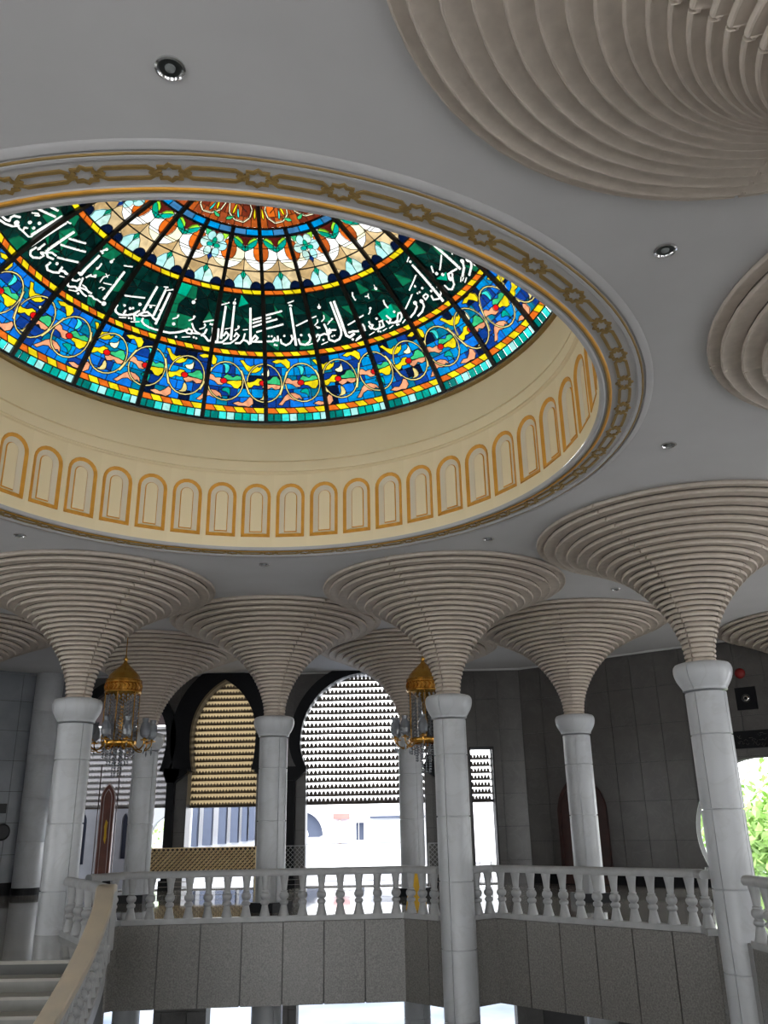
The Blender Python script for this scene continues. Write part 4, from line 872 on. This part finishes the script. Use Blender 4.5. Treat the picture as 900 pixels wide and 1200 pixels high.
# ---------------------------------------------------------------- right wall fittings
def onR(s, z, d): p = mpR(s, z, -d); return p
def rbox(b, s0, s1, z0, z1, d0, d1):
    b.add([onR(s, z, d) for d in (d0, d1) for z in (z0, z1) for s in (s0, s1)], [(0, 2, 3, 1), (4, 5, 7, 6), (0, 1, 5, 4), (2, 6, 7, 3), (0, 4, 6, 2), (1, 3, 7, 5)]); return b
t = empty('arched_doorway', (0, 0, 0), 0, 'dark red wooden arched door on the dark tiled wall behind a column', 'door')
MB().prism(par(1.58, .62, .02, 1.7, 2.62), lambda x, z, d: onR(x, z, d), .05, .0).obj('door_leaf', m_wood, t)
o_ = par(1.58, .68, .02, 1.7, 2.70); i_ = par(1.58, .60, .02, 1.7, 2.60); b = MB(); n_ = len(o_)
b.add([onR(x, z, .09) for x, z in o_]+[onR(x, z, .09) for x, z in i_]+[onR(x, z, 0) for x, z in o_]+[onR(x, z, .05) for x, z in i_], [(i, i+1, n_+i+1, n_+i) for i in range(n_-1)]+[(i, i+1, 2*n_+i+1, 2*n_+i) for i in range(n_-1)]+[(n_+i, n_+i+1, 3*n_+i+1, 3*n_+i) for i in range(n_-1)]).obj('door_frame', m_wood, t)
MB().box(0, .03, 0, .03, 0, .03)
t = empty('wall_frieze', (0, 0, 0), 0, 'long black carved stone frieze above the bright arch at right', 'frieze')
rbox(MB(), 5.35, 8.3, 3.05, 3.45, 0, .05).obj('frieze_slab', m_black, t)
b = MB(); rr = random.Random(4)
for i in range(70):
    s, z = 5.72+rr.random()*2.5, 3.12+rr.random()*.26; ds, dz = rr.uniform(-.06, .06), rr.uniform(-.05, .05)
    b.tube([onR(s, z, .055), onR(s+ds, z+dz, .06), onR(s+ds*1.8, z-dz*.4, .055)], .008, 4)
o = b.obj('carved_relief', mat('dark_relief', (.06, .055, .05)), t); o['kind'] = 'stuff'
t = empty('wall_emblem', (0, 0, 0), 0, 'small square black wall panel with a round silver emblem', 'wall panel')
rbox(MB(), 5.85, 6.32, 3.93, 4.46, 0, .05).obj('panel', m_black, t)
for rr_ in (.09, .05):
    b = MB(); b.tube([onR(6.085+rr_*cos(2*pi*i/16), 4.195+rr_*sin(2*pi*i/16), .055) for i in range(17)], .012 if rr_ > .06 else .02, 5); b.obj('emblem_ring', m_chrome if rr_ < .06 else m_dark, t)
b = MB(); b.lathe([(.02, 0), (.115, 0), (.125, .02), (.11, .05), (.07, .075), (.001, .085)], 24)
o = b.obj('fire_alarm_bell', m_red); P = onR(6.03, 4.80, .0); o.location = P; o.rotation_euler = (pi/2, 0, atan2(-.604, .797)); auto(o)
tag(o, 'round dark red alarm bell on the dark tiled wall at right', 'alarm bell')
# small dark fittings on the left wall
b = MB().lathe([(.02, 0), (.20, 0), (.21, .03), (.17, .06), (.001, .07)], 28); o = b.obj('wall_speaker', m_blackm); o.location = (-10.08, 23.49, 1.52)
dL = (wallA-LA).normalized(); o.rotation_euler = (pi/2, 0, atan2(dL.y, dL.x)); tag(o, 'round black wall fitting at the left edge of the photo', 'wall fitting')
o = MB().box(-.14, .14, -.06, 0, -.12, .12).obj('wall_box', m_blackm); o.location = (-10.16, 23.42, 2.1); o.rotation_euler = (0, 0, atan2(dL.y, dL.x)); tag(o, 'small black box on the grey tiled wall at the left edge', 'wall fitting')
# yellow caution stand behind the balustrade
t = empty('caution_stand', (.47, 17.7, 0), rad(20), 'yellow folding caution stand behind the long balustrade', 'caution sign')
for s in (-1, 1): MB().add([(-.15, s*.16, 0), (.15, s*.16, 0), (.10, s*.02, .62), (-.10, s*.02, .62), (-.15, s*.16+.02*s, 0), (.15, s*.16+.02*s, 0), (.10, s*.02+.02*s, .62), (-.10, s*.02+.02*s, .62)], [(0, 1, 2, 3), (7, 6, 5, 4), (0, 4, 5, 1), (1, 5, 6, 2), (2, 6, 7, 3), (3, 7, 4, 0)]).obj('panel', m_yellow, t)
MB().box(-.06, .06, -.03, .03, .60, .68).obj('grip', m_yellow, t)
# ---------------------------------------------------------------- chandeliers
m_cry = bpy.data.materials.new('cut_crystal'); m_cry.use_nodes = True
bs = m_cry.node_tree.nodes['Principled BSDF']; bs.inputs['Base Color'].default_value = (.42, .45, .49, 1); bs.inputs['Roughness'].default_value = .12; bs.inputs['Transmission Weight'].default_value = .55; bs.inputs['Specular IOR Level'].default_value = .9; bs.inputs['IOR'].default_value = 1.5
def chandelier(x, y, label):
    t = empty('chandelier', (x, y, 0), 0, label, 'chandelier')
    MB().tube([(0, 0, 4.86), (0, 0, ZC)], .010, 6).obj('hanging_rod', m_brass, t)
    auto(MB().lathe([(.05, 5.60), (.07, ZC)], 16).obj('ceiling_rose', m_brass, t))
    auto(MB().lathe([(.365, 4.38), (.365, 4.40), (.33, 4.42), (.30, 4.50), (.22, 4.59), (.12, 4.68), (.05, 4.75), (.03, 4.80), (.045, 4.84), (.02, 4.88), (.006, 4.94)], 24).obj('brass_canopy', m_brass, t), 50)
    o = auto(MB().lathe([(.34, 4.12), (.37, 4.14), (.37, 4.17), (.345, 4.19), (.345, 4.31), (.37, 4.33), (.37, 4.37)], 24, close=False).obj('pierced_band', m_brass, t), 50)
    b = MB()
    for i in range(24): a = 2*pi*i/24; b.tube([(.36*cos(a), .36*sin(a), 4.19), (.372*cos(a+.12), .372*sin(a+.12), 4.26), (.36*cos(a), .36*sin(a), 4.32)], .012, 4)
    q = b.obj('band_scrolls', m_brass, o); q['kind'] = 'stuff'
    auto(MB().lathe([(.02, 3.80), (.05, 3.86), (.04, 3.92), (.14, 4.02), (.24, 4.10), (.32, 4.14)], 20).obj('inner_cone', m_brass, t), 50)
    auto(MB().lathe([(.02, 3.12), (.06, 3.16), (.035, 3.22), (.05, 3.3), (.03, 3.4), (.06, 3.5), (.03, 3.84)], 12).obj('centre_stem', m_brass, t), 50)
    auto(MB().lathe([(.28, 3.08), (.33, 3.10), (.35, 3.14), (.34, 3.18), (.30, 3.19)], 24, close=False).obj('lower_ring', m_brass, t), 50)
    me = MB().lathe([(.002, 3.18), (.016, 3.2), (.016, 3.92), (.002, 3.95)], 6).mesh('crystal_strand', m_cry)
    bm_ = MB()
    for j in range(13): z = 3.2+.070*j; bm_.lathe([(.003, z), (.026, z+.03), (.003, z+.06)], 6)
    me = bm_.mesh('crystal_strand', m_cry)
    for i in range(20):
        a = 2*pi*i/20; o = link('crystal_strand', me, t); o.location = (.315*cos(a), .315*sin(a), 0)
    post = MB().tube([(0, 0, 3.16), (0, 0, 4.16)], .012, 6).mesh('brass_post', m_brass)
    for i in range(6): a = 2*pi*(i+.5)/6; o = link('brass_post', post, t); o.location = (.345*cos(a), .345*sin(a), 0)
    for rr2, n2 in ((.22, 12), (.12, 8)):
        for i in range(n2):
            a = 2*pi*i/n2; o = link('crystal_strand', me, t); o.location = (rr2*cos(a), rr2*sin(a), -.02)
    b2 = MB()
    for rr_, n_, z0, z1 in ((.30, 18, 2.86, 3.08), (.20, 12, 2.72, 3.08), (.09, 8, 2.50, 3.08)):
        for i in range(n_):
            a = 2*pi*i/n_; z = z0
            while z < z1-.03: b2.lathe([(.002, z), (.020, z+.02), (.002, z+.045)], 5, cx=rr_*cos(a), cy=rr_*sin(a)); z += .05
    o = b2.obj('crystal_skirt', m_cry, t); o['kind'] = 'stuff'
    arm = MB(); arm.tube(smooth([(.30, 0, 3.12), (.40, 0, 3.02), (.52, 0, 3.00), (.62, 0, 3.08), (.64, 0, 3.16)]), .014, 6)
    arm_me = arm.mesh('arm', m_brass)
    cup = MB().lathe([(.02, 3.16), (.075, 3.17), (.08, 3.185), (.03, 3.20), (.024, 3.24)], 12).mesh('drip_cup', m_brass)
    shd = MB().lathe([(.04, 3.22), (.085, 3.27), (.10, 3.36), (.085, 3.46), (.055, 3.53), (.068, 3.60), (.064, 3.60), (.05, 3.53), (.08, 3.46), (.095, 3.36), (.08, 3.27), (.037, 3.225)], 14, close=False).mesh('glass_shade', m_cry)
    pend = MB().lathe([(.002, 2.90), (.022, 2.96), (.004, 3.04), (.014, 3.07), (.003, 3.12)], 6).mesh('pendant', m_cry)
    for i in range(10):
        a = 2*pi*i/10+.2; o = link('arm', arm_me, t); o.rotation_euler = (0, 0, a)
        for nm, me_ in (('drip_cup', cup), ('glass_shade', shd), ('pendant', pend)):
            q = link(nm, me_, o); q.location = (.64, 0, 0)
    return t
chandelier(-5.42, 17.6, 'left brass and crystal chandelier hanging beside the left column')
chandelier(.77, 18.2, 'right brass and crystal chandelier partly hidden by the middle column')
# ---------------------------------------------------------------- outside
t = empty('white_building', (-4, 45, ZG), 0, 'bright white building beyond the arches with grey arch and small window', 'building')
v2, o2 = cdt([([(-40, 0), (45, 0), (45, 7.7), (-40, 7.7)], 0), (arch_poly(-.9, 1.55, 1.56, 5.6, 6.65, 5.52, 5.55), 1), ([(2.3, 5.35), (2.7, 5.35), (2.7, 6.16), (2.3, 6.16)], 1)])
link('facade', piece('facade', v2, o2[0], lambda x, z, d: (x, d, z), m_white, .5), t)
ap = arch_poly(-.9, 1.55, 1.56, 5.6, 6.65, 5.52, 5.55)
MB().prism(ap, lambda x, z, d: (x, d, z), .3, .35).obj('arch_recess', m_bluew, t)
MB().prism(arch_poly(-.9, .8, .82, 5.6, 6.1, 5.52, 5.55), lambda x, z, d: (x, d, z), .2, .3).obj('arch_opening', m_white, t)
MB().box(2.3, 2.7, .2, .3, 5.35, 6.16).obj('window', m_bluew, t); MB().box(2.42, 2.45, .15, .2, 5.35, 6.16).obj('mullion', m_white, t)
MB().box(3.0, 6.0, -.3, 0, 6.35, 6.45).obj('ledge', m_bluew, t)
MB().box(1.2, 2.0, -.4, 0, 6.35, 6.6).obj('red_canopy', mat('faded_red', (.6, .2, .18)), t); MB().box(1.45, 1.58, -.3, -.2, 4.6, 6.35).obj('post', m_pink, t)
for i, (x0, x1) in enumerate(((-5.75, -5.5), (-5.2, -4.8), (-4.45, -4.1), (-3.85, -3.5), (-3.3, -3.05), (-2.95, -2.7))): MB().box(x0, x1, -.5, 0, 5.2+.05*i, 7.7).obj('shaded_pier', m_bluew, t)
t = empty('side_building', (-11.2, 40, ZG), 0, 'grey arched wall with greenery beyond, left of the gold screen', 'building')
v2, o2 = cdt([([(-2.4, 0), (2.3, 0), (2.3, 8), (-2.4, 8)], 0), (arch_poly(1.7, 1.1, 1.12, 5.6, 6.62, .3, 5.0), 1)])
link('wall_face', piece('wall_face', v2, o2[0], lambda x, z, d: (x, d, z), mat('mid_grey_render', (.24, .25, .26)), .4), t)
def tree(x, y, z0, h, r, label, seed):
    t = empty('tree', (x, y, z0), 0, label, 'tree', None); rr = random.Random(seed)
    MB().tube([(0, 0, 0), (.1, 0, h*.3), (0, .1, h*.6)], [.16, .12, .07], 8).obj('trunk', m_wood, t)
    b = MB()
    for i in range(2600):
        u = rr.gauss(0, .42), rr.gauss(0, .42), rr.gauss(0, .42); c = Vector((u[0]*r, u[1]*r, h*.7+u[2]*r*.8)); a = Vector((rr.uniform(-1, 1), rr.uniform(-1, 1), rr.uniform(-1, 1))).normalized()*.12*r/1.6
        d_ = a.cross(Vector((rr.uniform(-1, 1), rr.uniform(-1, 1), 1))).normalized()*.06*r/1.6
        b.add([c-a, c+d_, c+a, c-d_], [(0, 1, 2, 3)])
    o = b.obj('foliage', m_gren, t); o['kind'] = 'stuff'
tree(-11.9, 46, ZG, 8.3, 1.7, 'pale green tree behind the grey arched wall at far left', 1)
tree(13.5, 29, ZG, 8.0, 2.6, 'bright green tree outside the arch at the right edge', 2)
tree(12.0, 30.5, ZG, 7.6, 2.0, 'low green tree seen in the gap just left of the nearest right column', 3)
t = empty('garden_wall', (12, 34, ZG), 0, 'white wall with blue panels outside the right arch', 'wall')
MB().box(-6, 9, 0, .3, 0, 6.2).obj('wall_face', m_white, t)

# ---------------------------------------------------------------- the rest of the hall, behind and beside the viewer
def plain_wall(name, A, B, holes, m, z0=ZG, z1=ZC, t=.3):
    A = Vector(A); B = Vector(B); L = (B-A).length; d = (B-A)/L; nn = Vector((d.y, -d.x))
    v, o = cdt([([(0, z0), (L, z0), (L, z1), (0, z1)], 0)]+[(h, 1) for h in holes])
    def mp(x, z, q): p = A+d*x-nn*q; return (p.x, p.y, z)
    return struct(link(name, piece(name, v, o[0], mp, m, t)))
def rect(a, b, c, d): return [(a, c), (b, c), (b, d), (a, d)]
m_hall = mat('hall_wall_stone', (.20, .198, .19), (.15, .148, .145), 2, .5)
plain_wall('wall_side_right', (12.4, 18.2), (12.4, -3.9), [rect(a, a+2.2, .1, 3.4) for a in (2, 6.5, 11, 15.5)], m_hall)
plain_wall('wall_side_left', (-13.9, -3.9), (-13.9, 20.2), [rect(a, a+2.2, .1, 3.4) for a in (3, 8, 13)], m_hall)
plain_wall('wall_front', (12.4, -3.9), (-13.9, -3.9), [rect(a, a+2.6, .1, 3.6) for a in (3, 8, 13, 18)]+[rect(a, a+3, ZG+.1, -1.5) for a in (5, 12, 19)], m_hall)

GR = {'column': 'ringed flare columns carrying the ceiling', 'chandelier': 'brass and crystal chandeliers', 'ceiling light': 'recessed spotlights in the ceiling', 'sun screen': 'sun screens in the arches',
      'arch': 'black arch surrounds of the back wall', 'balustrade': 'white stone balustrades', 'tree': 'trees outside', 'railing': 'railings in the arch openings', 'building': 'buildings outside'}
for o in C.objects:
    if o.parent is None and o.get('category') in GR: o['group'] = GR[o['category']]
